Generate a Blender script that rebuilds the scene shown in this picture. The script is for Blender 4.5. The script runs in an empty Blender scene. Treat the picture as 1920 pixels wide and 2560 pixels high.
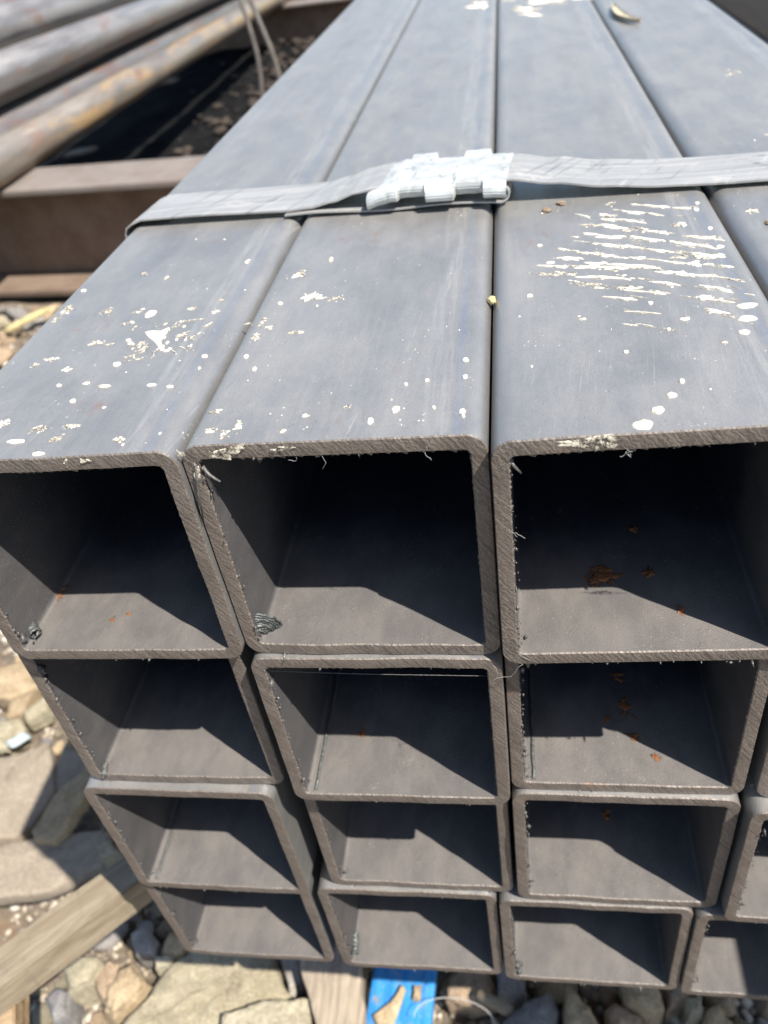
import bpy, bmesh, math, random
import numpy as np
from mathutils import Vector, Matrix, noise

U = 0.08                      # one tube side in metres; coordinates below are in tube sides
rng = random.Random(7)
S = bpy.context.scene
COL = S.collection

# ------------------------------------------------------------------ camera
R0 = Vector((0.9852032, 0.1102687, -0.1312077))     # camera right
R1 = Vector((-0.0330520, -0.6289416, -0.7767497))   # camera down
R2 = Vector((-0.1681731, 0.7695930, -0.6159906))    # camera forward
CAM = Vector((0.14024, -2.09871, 1.36938))
cd = bpy.data.cameras.new("camera")
cam = bpy.data.objects.new("camera", cd)
COL.objects.link(cam)
m = Matrix.Identity(4)
for i in range(3):
    m[i][0] = R0[i]; m[i][1] = -R1[i]; m[i][2] = -R2[i]; m[i][3] = CAM[i] * U
cam.matrix_world = m
cd.sensor_fit = 'VERTICAL'
cd.sensor_height = 24.0
cd.sensor_width = 18.0
cd.lens = 24.0 * 2031.12 / 2560.0
cd.clip_start = 0.01
cd.clip_end = 500.0
cd.dof.use_dof = True
cd.dof.focus_distance = 2.85 * U
cd.dof.aperture_fstop = cd.lens / 1.75
S.camera = cam

# ------------------------------------------------------------------ light
LDIR = Vector((-0.57, 0.365, -1.0)).normalized()    # direction the sunlight travels
sd = bpy.data.lights.new("sun", 'SUN')
sd.energy = 5.0
sd.angle = math.radians(0.5)
sd.color = (1.0, 0.955, 0.88)
sun = bpy.data.objects.new("sun", sd)
sun.rotation_euler = LDIR.to_track_quat('-Z', 'Y').to_euler()
sun.location = (2, -2, 4)
COL.objects.link(sun)
W = bpy.data.worlds.new("World")
S.world = W
W.use_nodes = True
wn = W.node_tree.nodes; wl = W.node_tree.links
bg = wn["Background"]
sky = wn.new("ShaderNodeTexSky")
sky.sky_type = 'NISHITA'
sky.sun_disc = False
sky.sun_elevation = math.asin(-LDIR.z)
sky.sun_rotation = math.atan2(-LDIR.x, -LDIR.y)
sky.air_density = 1.0
sky.dust_density = 0.7
wl.new(sky.outputs[0], bg.inputs[0])
bg.inputs[1].default_value = 0.10
S.view_settings.view_transform = 'Standard'
S.view_settings.look = 'None'
S.view_settings.exposure = 1.18
S.view_settings.gamma = 1.0
S.cycles.use_denoising = True
S.cycles.max_bounces = 8
S.cycles.diffuse_bounces = 5
S.cycles.sample_clamp_indirect = 6.0

# ------------------------------------------------------------------ helpers
def tag(o, label=None, cat=None, group=None, kind=None):
    if label: o["label"] = label
    if cat: o["category"] = cat
    if group: o["group"] = group
    if kind: o["kind"] = kind
    return o

def mesh(name, V, F, mat=None, smooth=True):
    me = bpy.data.meshes.new(name)
    V = np.asarray(V, dtype=float) * U
    me.from_pydata(V.tolist(), [], F)
    if smooth:
        me.polygons.foreach_set("use_smooth", [True] * len(me.polygons))
    if mat: me.materials.append(mat)
    me.update()
    return me

def obj(name, me, parent=None, loc=(0, 0, 0), rot=(0, 0, 0), scale=None):
    o = bpy.data.objects.new(name, me)
    o.location = Vector(loc) * U
    o.rotation_euler = rot
    if scale is not None: o.scale = scale
    COL.objects.link(o)
    if parent: o.parent = parent
    return o

def empty(name, loc, label, cat, group=None, rot=(0, 0, 0)):
    o = bpy.data.objects.new(name, None)
    o.empty_display_size = 0.01
    o.location = Vector(loc) * U
    o.rotation_euler = rot
    COL.objects.link(o)
    return tag(o, label, cat, group)

class MB:
    """collects vertices and faces"""
    def __init__(s): s.V = []; s.F = []
    def add(s, V, F):
        k = len(s.V)
        s.V += [tuple(v) for v in V]
        s.F += [tuple(i + k for i in f) for f in F]
    def box(s, a, b):
        x0, y0, z0 = a; x1, y1, z1 = b
        s.add([(x0,y0,z0),(x1,y0,z0),(x1,y1,z0),(x0,y1,z0),(x0,y0,z1),(x1,y0,z1),(x1,y1,z1),(x0,y1,z1)],
              [(0,3,2,1),(4,5,6,7),(0,1,5,4),(1,2,6,5),(2,3,7,6),(3,0,4,7)])
    def tube(s, pts, r, n=8, cap=True):
        pts = [Vector(p) for p in pts]
        rr = r if isinstance(r, (list, tuple)) else [r] * len(pts)
        V = []; F = []
        up = Vector((0.13, 0.21, 0.97))
        for i, p in enumerate(pts):
            d = (pts[min(i+1, len(pts)-1)] - pts[max(i-1, 0)]).normalized()
            a = d.cross(up)
            if a.length < 1e-4: a = d.cross(Vector((1, 0, 0)))
            a.normalize(); b = a.cross(d).normalized()
            for k in range(n):
                t = 2 * math.pi * k / n
                V.append(p + (a * math.cos(t) + b * math.sin(t)) * rr[i])
        for i in range(len(pts) - 1):
            for k in range(n):
                F.append((i*n+k, i*n+(k+1) % n, (i+1)*n+(k+1) % n, (i+1)*n+k))
        if cap:
            F.append(tuple(range(n-1, -1, -1))); F.append(tuple((len(pts)-1)*n + k for k in range(n)))
        s.add(V, F)
    def build(s, name, mat, parent=None, loc=(0,0,0), rot=(0,0,0), smooth=True):
        return obj(name, mesh(name, s.V, s.F, mat, smooth), parent, loc, rot)

def bevel_mesh(me, w, seg=2):
    bm = bmesh.new(); bm.from_mesh(me)
    bmesh.ops.bevel(bm, geom=bm.edges[:], offset=w * U, segments=seg, affect='EDGES', profile=0.6)
    bm.to_mesh(me); bm.free()

# ------------------------------------------------------------------ materials
class NT:
    def __init__(s, name):
        s.m = bpy.data.materials.new(name)
        s.m.use_nodes = True
        s.n = s.m.node_tree.nodes; s.l = s.m.node_tree.links
        s.b = s.n["Principled BSDF"]
        tc = s.n.new("ShaderNodeTexCoord")
        oi = s.n.new("ShaderNodeObjectInfo")
        mp = s.n.new("ShaderNodeVectorMath"); mp.operation = 'SCALE'; mp.inputs[3].default_value = 1.0 / U
        s.l.new(tc.outputs["Object"], mp.inputs[0])
        s.P = mp.outputs[0]                        # object coordinates in tube sides
        s.N = tc.outputs["Normal"]
        s.rand = oi.outputs["Random"]
        off = s.n.new("ShaderNodeVectorMath"); off.operation = 'MULTIPLY_ADD'
        off.inputs[1].default_value = (37.1, 0.0, 61.7)
        cx = s.n.new("ShaderNodeCombineXYZ")
        s.l.new(s.rand, cx.inputs[0]); s.l.new(s.rand, cx.inputs[2])
        s.l.new(cx.outputs[0], off.inputs[0]); s.l.new(s.P, off.inputs[2])
        s.Q = off.outputs[0]                       # the same, shifted per object
    def node(s, t, **k):
        x = s.n.new(t)
        for a, v in k.items(): setattr(x, a, v)
        return x
    def put(s, v, sock):
        if isinstance(v, (int, float, tuple, list)): sock.default_value = v
        else: s.l.new(v, sock)
    def scale(s, v, sc):
        x = s.node("ShaderNodeVectorMath", operation='MULTIPLY'); s.put(v, x.inputs[0]); x.inputs[1].default_value = sc
        return x.outputs[0]
    def rotate(s, v, ax, ang):
        x = s.node("ShaderNodeVectorRotate"); x.rotation_type = 'AXIS_ANGLE'
        s.put(v, x.inputs["Vector"]); x.inputs["Axis"].default_value = ax; x.inputs["Angle"].default_value = ang
        return x.outputs[0]
    def noise(s, v, sc, det=4, rough=0.55, dist=0.0):
        x = s.node("ShaderNodeTexNoise"); s.put(v, x.inputs["Vector"]); x.inputs["Scale"].default_value = sc
        x.inputs["Detail"].default_value = det; x.inputs["Roughness"].default_value = rough; x.inputs["Distortion"].default_value = dist
        return x.outputs["Fac"]
    def voro(s, v, sc, out="Distance"):
        x = s.node("ShaderNodeTexVoronoi"); s.put(v, x.inputs["Vector"]); x.inputs["Scale"].default_value = sc
        return x.outputs[out]
    def wave(s, v, sc, dist=1.0, dsc=2.0, det=2.0, axis='X', prof='SIN'):
        x = s.node("ShaderNodeTexWave"); x.wave_type = 'BANDS'; x.bands_direction = axis; x.wave_profile = prof
        s.put(v, x.inputs["Vector"]); x.inputs["Scale"].default_value = sc; x.inputs["Distortion"].default_value = dist
        x.inputs["Detail"].default_value = det; x.inputs["Detail Scale"].default_value = dsc
        return x.outputs["Fac"]
    def rng(s, v, a, b, c=0.0, d=1.0, smooth=True):
        x = s.node("ShaderNodeMapRange"); x.clamp = True
        if smooth: x.interpolation_type = 'SMOOTHSTEP'
        s.put(v, x.inputs[0]); x.inputs[1].default_value = a; x.inputs[2].default_value = b
        x.inputs[3].default_value = c; x.inputs[4].default_value = d
        return x.outputs[0]
    def math(s, op, a, b=0.0, c=0.0):
        x = s.node("ShaderNodeMath", operation=op); s.put(a, x.inputs[0]); s.put(b, x.inputs[1]); s.put(c, x.inputs[2])
        return x.outputs[0]
    def mix(s, f, a, b, mode='MIX'):
        x = s.node("ShaderNodeMix"); x.data_type = 'RGBA'; x.blend_type = mode
        s.put(f, x.inputs[0])
        for v, k in ((a, 6), (b, 7)):
            if isinstance(v, tuple) and len(v) == 3: v = (*v, 1.0)
            s.put(v, x.inputs[k])
        return x.outputs[2]
    def xyz(s, v):
        x = s.node("ShaderNodeSeparateXYZ"); s.put(v, x.inputs[0]); return x.outputs
    def bump(s, h, strength=0.5, dist=0.01, prev=None):
        x = s.node("ShaderNodeBump"); s.put(h, x.inputs["Height"]); x.inputs["Strength"].default_value = strength
        x.inputs["Distance"].default_value = dist * U
        if prev is not None: s.l.new(prev, x.inputs["Normal"])
        return x.outputs[0]
    def done(s, col=None, rough=None, metal=None, nor=None, ior=None, spec=None):
        b = s.b
        if col is not None: s.put((*col, 1.0) if isinstance(col, tuple) and len(col) == 3 else col, b.inputs["Base Color"])
        if rough is not None: s.put(rough, b.inputs["Roughness"])
        if metal is not None: s.put(metal, b.inputs["Metallic"])
        if nor is not None: s.l.new(nor, b.inputs["Normal"])
        if ior is not None: s.put(ior, b.inputs["IOR"])
        if spec is not None: s.put(spec, b.inputs["Specular IOR Level"])
        return s.m

def mat_mill_scale():
    t = NT("mill_scale_steel")
    streak = t.noise(t.scale(t.Q, (9.0, 0.45, 9.0)), 1.0, 5, 0.6)
    cloud = t.noise(t.scale(t.Q, (3.2, 1.6, 3.2)), 1.0, 4, 0.6, 0.6)
    grain = t.noise(t.Q, 170.0, 2, 0.6)
    c = t.mix(t.rng(cloud, 0.3, 0.7), (0.110, 0.106, 0.100), (0.132, 0.127, 0.120))
    c = t.mix(t.rng(streak, 0.35, 0.7), c, t.mix(1.0, c, (0.91, 0.915, 0.925), 'MULTIPLY'))
    # roller-polished bands near the right-hand edge of the upper face
    p = t.xyz(t.P)
    x, y, z = p[0], p[1], p[2]
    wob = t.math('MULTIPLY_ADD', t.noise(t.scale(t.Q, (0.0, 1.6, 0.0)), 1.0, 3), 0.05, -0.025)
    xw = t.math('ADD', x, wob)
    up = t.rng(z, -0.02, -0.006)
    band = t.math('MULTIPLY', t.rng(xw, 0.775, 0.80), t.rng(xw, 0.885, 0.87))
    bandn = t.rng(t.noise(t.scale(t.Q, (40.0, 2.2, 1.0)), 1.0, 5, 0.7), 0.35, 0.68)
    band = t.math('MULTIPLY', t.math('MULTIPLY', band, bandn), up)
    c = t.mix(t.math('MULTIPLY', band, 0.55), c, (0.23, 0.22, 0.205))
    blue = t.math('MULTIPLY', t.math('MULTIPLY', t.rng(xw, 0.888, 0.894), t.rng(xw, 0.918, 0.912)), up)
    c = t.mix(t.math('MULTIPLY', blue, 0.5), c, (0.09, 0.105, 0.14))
    # dust that settled on surfaces facing up
    g = t.node("ShaderNodeNewGeometry")
    nz = t.xyz(g.outputs["Normal"])[2]
    dust = t.math('MULTIPLY', t.rng(nz, 0.5, 0.95), t.rng(t.noise(t.scale(t.Q, (5.0, 2.0, 5.0)), 1.0, 6, 0.65), 0.32, 0.72, 0.08, 0.45))
    c = t.mix(dust, c, (0.200, 0.188, 0.170))
    # pale specks
    v = t.voro(t.scale(t.Q, (1.0, 0.8, 1.0)), 42.0)
    pick = t.rng(t.noise(t.Q, 9.0, 4, 0.7), 0.56, 0.66)
    sp = t.math('MULTIPLY', t.rng(v, 0.22, 0.10), pick)
    c = t.mix(t.math('MULTIPLY', sp, 0.85), c, (0.46, 0.42, 0.35))
    v2 = t.voro(t.Q, 105.0)
    sp2 = t.math('MULTIPLY', t.rng(v2, 0.22, 0.12), t.rng(t.noise(t.Q, 11.0, 3), 0.45, 0.68))
    c = t.mix(t.math('MULTIPLY', sp2, 0.5), c, (0.26, 0.24, 0.21))
    scr = t.noise(t.scale(t.rotate(t.Q, (0, 0, 1), 0.12), (150.0, 2.6, 20.0)), 1.0, 3, 0.6)
    scm = t.rng(t.noise(t.scale(t.Q, (3.0, 1.2, 3.0)), 1.0, 4, 0.6), 0.45, 0.65)
    c = t.mix(t.math('MULTIPLY', t.math('MULTIPLY', t.rng(scr, 0.60, 0.72), scm), 0.45), c, (0.30, 0.285, 0.26))
    mot = t.noise(t.scale(t.Q, (16.0, 11.0, 16.0)), 1.0, 5, 0.7, 0.8)
    c = t.mix(1.0, c, t.mix(t.rng(mot, 0.3, 0.7), (0.94, 0.942, 0.946), (1.05, 1.048, 1.044)), 'MULTIPLY')
    v3 = t.voro(t.scale(t.Q, (1.3, 1.0, 1.0)), 30.0)
    bl = t.math('MULTIPLY', t.rng(v3, 0.12, 0.06), t.rng(t.noise(t.Q, 5.0, 2), 0.5, 0.6))
    c = t.mix(t.math('MULTIPLY', bl, 0.7), c, (0.02, 0.02, 0.022))
    st = t.noise(t.scale(t.Q, (2.0, 0.9, 2.0)), 1.0, 7, 0.7, 1.2)
    c = t.mix(t.rng(st, 0.56, 0.70, 0.0, 0.20), c, (0.075, 0.078, 0.084))
    fine = t.noise(t.scale(t.Q, (55.0, 1.1, 20.0)), 1.0, 4, 0.65)
    c = t.mix(1.0, c, t.mix(t.rng(fine, 0.3, 0.7), (0.965, 0.965, 0.968), (1.035, 1.033, 1.03)), 'MULTIPLY')
    haze = t.rng(t.noise(t.scale(t.Q, (1.6, 0.5, 1.6)), 1.0, 6, 0.7, 0.5), 0.48, 0.75, 0.0, 0.5)
    c = t.mix(t.math('MULTIPLY', haze, up), c, (0.205, 0.192, 0.172))
    # rust blooms
    rn = t.noise(t.scale(t.Q, (2.4, 1.3, 2.4)), 1.0, 6, 0.72, 0.4)
    ru = t.rng(rn, 0.61, 0.72)
    c = t.mix(t.math('MULTIPLY', ru, 0.6), c, (0.15, 0.065, 0.028))
    c = t.mix(1.0, c, t.mix(grain, (0.78, 0.78, 0.78), (1.2, 1.2, 1.2)), 'MULTIPLY')
    ro = t.math('ADD', t.rng(streak, 0.2, 0.8, 0.27, 0.40), t.math('MULTIPLY', dust, 0.22))
    n1 = t.bump(grain, 0.35, 0.004)
    n2 = t.bump(t.noise(t.scale(t.Q, (5.0, 0.8, 5.0)), 1.0, 3), 0.12, 0.02, n1)
    n3 = t.bump(sp, 0.4, 0.006, n2)
    return t.done(c, ro, 0.0, n3, 2.3)

def mat_bore():
    t = NT("matt_bore_steel")
    grain = t.noise(t.Q, 190.0, 2, 0.6)
    cloud = t.noise(t.scale(t.Q, (4.0, 1.2, 4.0)), 1.0, 5, 0.6, 0.5)
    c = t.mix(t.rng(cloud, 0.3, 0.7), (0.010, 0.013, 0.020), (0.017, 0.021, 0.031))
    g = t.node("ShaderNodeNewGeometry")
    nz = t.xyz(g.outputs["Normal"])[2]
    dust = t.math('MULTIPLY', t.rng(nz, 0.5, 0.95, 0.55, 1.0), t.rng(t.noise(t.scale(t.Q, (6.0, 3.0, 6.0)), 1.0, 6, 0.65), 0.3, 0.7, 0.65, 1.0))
    depth_shade = t.rng(t.math('ADD', t.xyz(t.P)[1], t.math('MULTIPLY', t.noise(t.Q, 3.0, 3), 0.5)), 0.50, 1.15, 1.0, 0.06)  # dust ends with depth: the deep bore's shade is painted into the colour
    dust = t.math('MULTIPLY', dust, depth_shade)
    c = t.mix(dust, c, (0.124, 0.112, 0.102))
    v = t.voro(t.Q, 60.0)
    sp = t.math('MULTIPLY', t.rng(v, 0.24, 0.12), t.rng(t.noise(t.Q, 8.0, 4, 0.7), 0.54, 0.66))
    c = t.mix(t.math('MULTIPLY', sp, 0.7), c, (0.22, 0.20, 0.17))
    pm = t.rng(t.noise(t.scale(t.Q, (5.0, 4.0, 5.0)), 1.0, 4, 0.6), 0.54, 0.6)
    pit = t.math('MULTIPLY', t.rng(t.noise(t.Q, 75.0, 3, 0.7), 0.55, 0.65), pm)
    c = t.mix(t.math('MULTIPLY', pit, 0.5), c, (0.13, 0.115, 0.10))
    rn = t.noise(t.scale(t.Q, (3.0, 2.2, 3.0)), 1.0, 6, 0.72, 0.4)
    c = t.mix(t.math('MULTIPLY', t.rng(rn, 0.70, 0.76), 0.5), c, (0.16, 0.06, 0.025))
    c = t.mix(1.0, c, t.mix(grain, (0.72, 0.72, 0.72), (1.3, 1.3, 1.3)), 'MULTIPLY')
    n = t.bump(t.math('ADD', grain, t.math('MULTIPLY', pit, 0.8)), 0.5, 0.006)
    return t.done(c, 0.6, 0.0, n, 1.33)

def mat_cut_steel():
    t = NT("saw_cut_steel")
    q = t.rotate(t.Q, (0, 1, 0), math.radians(38))
    w = t.wave(q, 19.0, 9.0, 2.6, 5.0)
    w2 = t.noise(t.scale(q, (62.0, 1.0, 5.0)), 1.0, 6, 0.8, 0.4)
    h = t.math('ADD', t.math('MULTIPLY', w, 0.14), t.math('MULTIPLY', w2, 0.88))
    c = t.mix(t.rng(h, 0.32, 0.74), (0.060, 0.050, 0.043), (0.205, 0.172, 0.144))
    big = t.noise(t.Q, 3.0, 4, 0.6)
    c = t.mix(t.rng(big, 0.35, 0.7, 0.0, 0.5), c, (0.115, 0.092, 0.075))
    rn = t.noise(t.Q, 9.0, 6, 0.75)
    c = t.mix(t.math('MULTIPLY', t.rng(rn, 0.60, 0.70), 0.5), c, (0.20, 0.085, 0.036))
    dirt = t.rng(t.noise(t.Q, 26.0, 4, 0.7), 0.62, 0.72)
    c = t.mix(t.math('MULTIPLY', dirt, 0.4), c, (0.28, 0.24, 0.19))
    n = t.bump(h, 0.5, 0.008)
    return t.done(c, t.rng(h, 0.2, 0.9, 0.6, 0.42), 0.25, n, 1.5)

def mat_simple(name, c1, c2, sc=6.0, rough=0.8, bump=0.4, bd=0.01, stretch=(1, 1, 1), metal=0.0, perobj=None, fine=60.0, ior=1.45):
    t = NT(name)
    a = t.noise(t.scale(t.Q, stretch), sc, 6, 0.65, 0.3)
    f = t.noise(t.Q, fine, 4, 0.6)
    c = t.mix(t.rng(a, 0.3, 0.7), c1, c2)
    c = t.mix(1.0, c, t.mix(f, (0.72, 0.72, 0.72), (1.26, 1.26, 1.26)), 'MULTIPLY')
    if perobj is not None:
        c = t.mix(1.0, c, t.mix(t.rand, perobj[0], perobj[1]), 'MULTIPLY')
    h = t.math('ADD', a, t.math('MULTIPLY', f, 0.4))
    return t.done(c, rough, metal, t.bump(h, bump, bd), ior)

def mat_stone(name, c1, c2, sc=6.0, rough=0.9, bump=0.6, bd=0.03, perobj=None, fine=30.0):
    t = NT(name)
    a = t.noise(t.Q, sc, 8, 0.72, 0.5)
    f = t.noise(t.Q, fine * 1.3, 6, 0.75)
    v = t.noise(t.scale(t.Q, (1.0, 1.0, 3.0)), sc * 0.8, 5, 0.6, 1.5)
    c = t.mix(t.rng(a, 0.3, 0.7), c1, c2)
    if perobj is not None: c = t.mix(1.0, c, t.mix(t.rand, perobj[0], perobj[1]), 'MULTIPLY')
    c = t.mix(t.rng(v, 0.56, 0.66, 0.0, 0.45), c, t.mix(1.0, c, (0.55, 0.50, 0.44), 'MULTIPLY'))
    c = t.mix(1.0, c, t.mix(t.rng(f, 0.25, 0.75), (0.62, 0.61, 0.60), (1.36, 1.35, 1.33)), 'MULTIPLY')
    c = t.mix(t.rng(t.noise(t.Q, sc * 2.2, 5, 0.7), 0.60, 0.68, 0.0, 0.5), c, (0.20, 0.165, 0.12))
    hh = t.math('ADD', a, t.math('MULTIPLY', f, 0.55))
    return t.done(c, rough, 0.0, t.bump(hh, min(1.0, bump * 1.2), bd), 1.4)

def mat_film(name, c1, c2, sc, t0, t1):
    t = NT(name)
    a = t.noise(t.P, sc, 6, 0.75, 0.8)
    b = t.noise(t.P, sc * 0.35, 4, 0.6)
    c = t.mix(t.rng(b, 0.35, 0.65), c1, c2)
    m = t.done(c, 0.8, 0.0, t.bump(a, 0.5, 0.005))
    t.l.new(t.rng(t.math('ADD', t.math('MULTIPLY', a, 0.7), t.math('MULTIPLY', b, 0.3)), t0, t1), t.b.inputs["Alpha"])
    return m

def mat_wood(name, ca, cb, axis=(0.6, 9.0, 9.0), saw=0.0, perobj=None):
    t = NT(name)
    g = t.noise(t.scale(t.Q, axis), 2.2, 6, 0.65, 0.8)
    c = t.mix(t.rng(g, 0.3, 0.72), ca, cb)
    dirt = t.noise(t.Q, 4.0, 5, 0.6)
    c = t.mix(t.rng(dirt, 0.52, 0.75, 0.0, 0.6), c, (0.11, 0.085, 0.06))
    h = g
    if saw > 0:
        w = t.noise(t.scale(t.rotate(t.Q, (0, 0, 1), 0.25), (13.0, 1.1, 1.1)), 1.0, 3, 0.6)
        c = t.mix(t.math('MULTIPLY', t.rng(w, 0.56, 0.72), saw), c, (0.12, 0.093, 0.065))
        h = t.math('ADD', g, t.math('MULTIPLY', w, -0.5))
    return t.done(c, 0.82, 0.0, t.bump(h, 0.5, 0.02))

def mat_pipe(name, c1, c2, ochre, rust):
    t = NT(name)
    a = t.noise(t.scale(t.P, (0.9, 0.13, 0.9)), 1.0, 6, 0.68, 0.5)
    b = t.noise(t.scale(t.Q, (2.0, 0.22, 2.0)), 1.0, 6, 0.7)
    c = t.mix(t.rng(b, 0.35, 0.65), c1, c2)
    c = t.mix(t.rng(a, 0.60 - 0.16 * ochre, 0.70 - 0.16 * ochre, 0.0, min(1.0, ochre * 1.2)), c, (0.29, 0.195, 0.098))
    c = t.mix(t.rng(t.noise(t.scale(t.Q, (1.5, 0.4, 1.5)), 1.1, 5), 0.60 - 0.1 * rust, 0.74 - 0.1 * rust, 0.0, 0.6), c, (0.17, 0.085, 0.05))
    return t.done(c, t.rng(b, 0.3, 0.7, 0.30, 0.48), 0.2, t.bump(b, 0.15, 0.02), 1.9)

def mat_strap():
    t = NT("strap_steel")
    s1 = t.noise(t.scale(t.Q, (1.2, 34.0, 1.0)), 1.0, 5, 0.7)
    s2 = t.noise(t.scale(t.Q, (4.0, 5.0, 4.0)), 1.0, 6, 0.7, 0.5)
    c = t.mix(t.rng(s1, 0.35, 0.7), (0.240, 0.233, 0.221), (0.335, 0.326, 0.311))
    c = t.mix(t.rng(s2, 0.56, 0.66, 0.0, 0.75), c, (0.42, 0.39, 0.35))
    c = t.mix(t.rng(s2, 0.40, 0.30, 0.0, 0.7), c, (0.10, 0.095, 0.09))
    cr = t.noise(t.scale(t.rotate(t.Q, (0, 0, 1), 0.5), (26.0, 1.4, 3.0)), 1.0, 4, 0.65)
    c = t.mix(t.rng(cr, 0.58, 0.68, 0.0, 0.6), c, (0.13, 0.125, 0.12))
    c = t.mix(t.rng(cr, 0.38, 0.30, 0.0, 0.5), c, (0.46, 0.44, 0.41))
    rn = t.noise(t.Q, 3.5, 5, 0.7)
    c = t.mix(t.rng(rn, 0.68, 0.74, 0.0, 0.7), c, (0.25, 0.13, 0.055))
    return t.done(c, t.rng(s1, 0.3, 0.7, 0.36, 0.5), 0.25, t.bump(t.math('ADD', s1, s2), 0.2, 0.008), 1.5)

def mat_seal():
    t = NT("galvanised_seal")
    a = t.noise(t.scale(t.Q, (4.0, 9.0, 4.0)), 1.5, 5, 0.7, 0.4)
    c = t.mix(t.rng(a, 0.38, 0.62), (0.33, 0.335, 0.322), (0.47, 0.475, 0.455))
    sc = t.noise(t.scale(t.Q, (18.0, 5.0, 8.0)), 1.0, 5, 0.75)
    c = t.mix(t.rng(sc, 0.56, 0.66, 0.0, 0.75), c, (0.20, 0.22, 0.205))
    return t.done(c, 0.40, 0.25, t.bump(t.math('ADD', a, t.math('MULTIPLY', sc, -0.4)), 0.35, 0.010))

def mat_blue_paint():
    t = NT("flaking_blue_paint")
    a = t.noise(t.Q, 3.6, 5, 0.6, 0.4)
    g = t.noise(t.scale(t.Q, (9.0, 1.0, 4.0)), 2.0, 5, 0.6)
    c = t.mix(t.rng(g, 0.3, 0.7), (0.008, 0.13, 0.36), (0.025, 0.21, 0.47))
    fl = t.rng(a, 0.63, 0.66)
    c = t.mix(fl, c, (0.23, 0.18, 0.125))
    c = t.mix(t.rng(t.noise(t.Q, 9.0, 6, 0.7), 0.5, 0.72, 0.0, 0.65), c, (0.17, 0.19, 0.195))
    c = t.mix(t.rng(t.noise(t.Q, 26.0, 5, 0.7), 0.55, 0.7, 0.0, 0.6), c, (0.23, 0.19, 0.14))
    return t.done(c, 0.5, 0.0, t.bump(t.math('SUBTRACT', g, fl), 0.5, 0.02))

def mat_soil():
    t = NT("dry_soil")
    a = t.noise(t.P, 0.8, 7, 0.7, 0.4)
    b = t.noise(t.P, 9.0, 6, 0.7)
    c = t.mix(t.rng(a, 0.3, 0.7), (0.075, 0.056, 0.040), (0.145, 0.112, 0.080))
    c = t.mix(t.rng(b, 0.4, 0.75, 0.0, 0.8), c, (0.21, 0.172, 0.122))
    c = t.mix(t.rng(t.noise(t.P, 2.1, 5), 0.6, 0.72, 0.0, 0.6), c, (0.19, 0.105, 0.045))
    return t.done(c, 0.95, 0.0, t.bump(t.math('ADD', a, b), 0.8, 0.06))

M = {}
M['steel'] = mat_mill_scale()
M['cut'] = mat_cut_steel()
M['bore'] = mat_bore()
M['slurry'] = mat_film("dried_cream_slurry", (0.50, 0.445, 0.345), (0.72, 0.67, 0.56), 60.0, 0.37, 0.42)
M['slurry_thin'] = mat_film("lacy_slurry_film", (0.30, 0.268, 0.21), (0.52, 0.47, 0.375), 70.0, 0.47, 0.53)
M['burr'] = mat_simple("burr_steel", (0.065, 0.061, 0.059), (0.139, 0.133, 0.122), 30.0, 0.45, 0.4, 0.01, metal=0.4)
M['weld'] = mat_simple("blued_weld_metal", (0.058, 0.064, 0.064), (0.139, 0.145, 0.136), 22.0, 0.4, 0.5, 0.012, stretch=(1, 4, 4), metal=0.4)
M['rust_film'] = mat_film("rust_bloom", (0.085, 0.034, 0.016), (0.17, 0.07, 0.026), 60.0, 0.46, 0.56)
M['rust'] = mat_simple("blistered_rust", (0.116, 0.037, 0.012), (0.245, 0.102, 0.034), 26.0, 0.9, 0.9, 0.02)
M['pipe'] = mat_pipe("silvery_pipe_steel", (0.115, 0.105, 0.098), (0.205, 0.194, 0.184), 0.12, 0.5)
M['pipe_ochre'] = mat_pipe("ochre_stained_pipe", (0.125, 0.108, 0.088), (0.20, 0.172, 0.138), 0.85, 0.5)
M['pipe_dark'] = mat_pipe("dark_pipe_steel", (0.102, 0.090, 0.082), (0.156, 0.141, 0.129), 0.2, 1.0)
M['beam'] = mat_simple("rusty_beam_steel", (0.123, 0.074, 0.049), (0.178, 0.119, 0.084), 1.2, 0.75, 0.3, 0.03, perobj=None)
M['beam_top'] = mat_simple("dusty_flange_steel", (0.135, 0.108, 0.090), (0.176, 0.150, 0.131), 1.2, 0.8, 0.3, 0.03)
M['beam_low'] = mat_simple("soiled_flange_steel", (0.115, 0.078, 0.055), (0.165, 0.118, 0.086), 1.2, 0.8, 0.3, 0.03)
M['strap'] = mat_strap()
M['seal'] = mat_seal()
M['blue'] = mat_blue_paint()
M['soil'] = mat_soil()
M['wood'] = mat_wood("weathered_lath_wood", (0.143, 0.109, 0.067), (0.223, 0.184, 0.128), (1.0, 9, 9), 0.7)
M['wood2'] = mat_wood("orange_stained_wood", (0.185, 0.103, 0.038), (0.299, 0.229, 0.147), (9, 1.0, 9), 0.0)
M['wood3'] = mat_wood("grey_offcut_wood", (0.177, 0.139, 0.102), (0.306, 0.252, 0.184), (8, 0.9, 8), 0.0)
M['straw'] = mat_wood("dry_straw", (0.340, 0.272, 0.109), (0.449, 0.381, 0.204), (9, 1, 9), 0.0)
M['leaf'] = mat_wood("dry_leaf", (0.408, 0.340, 0.224), (0.490, 0.435, 0.326), (9, 1, 9), 0.0)
M['stone_pale'] = mat_stone("pale_limestone", (0.271, 0.232, 0.156), (0.400, 0.351, 0.245), 4.5, 0.9, 0.9, 0.05, fine=30)
M['stone_cream'] = mat_stone("cream_sandstone", (0.381, 0.330, 0.231), (0.497, 0.445, 0.326), 7.0, 0.9, 1.0, 0.06, fine=26)
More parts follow.
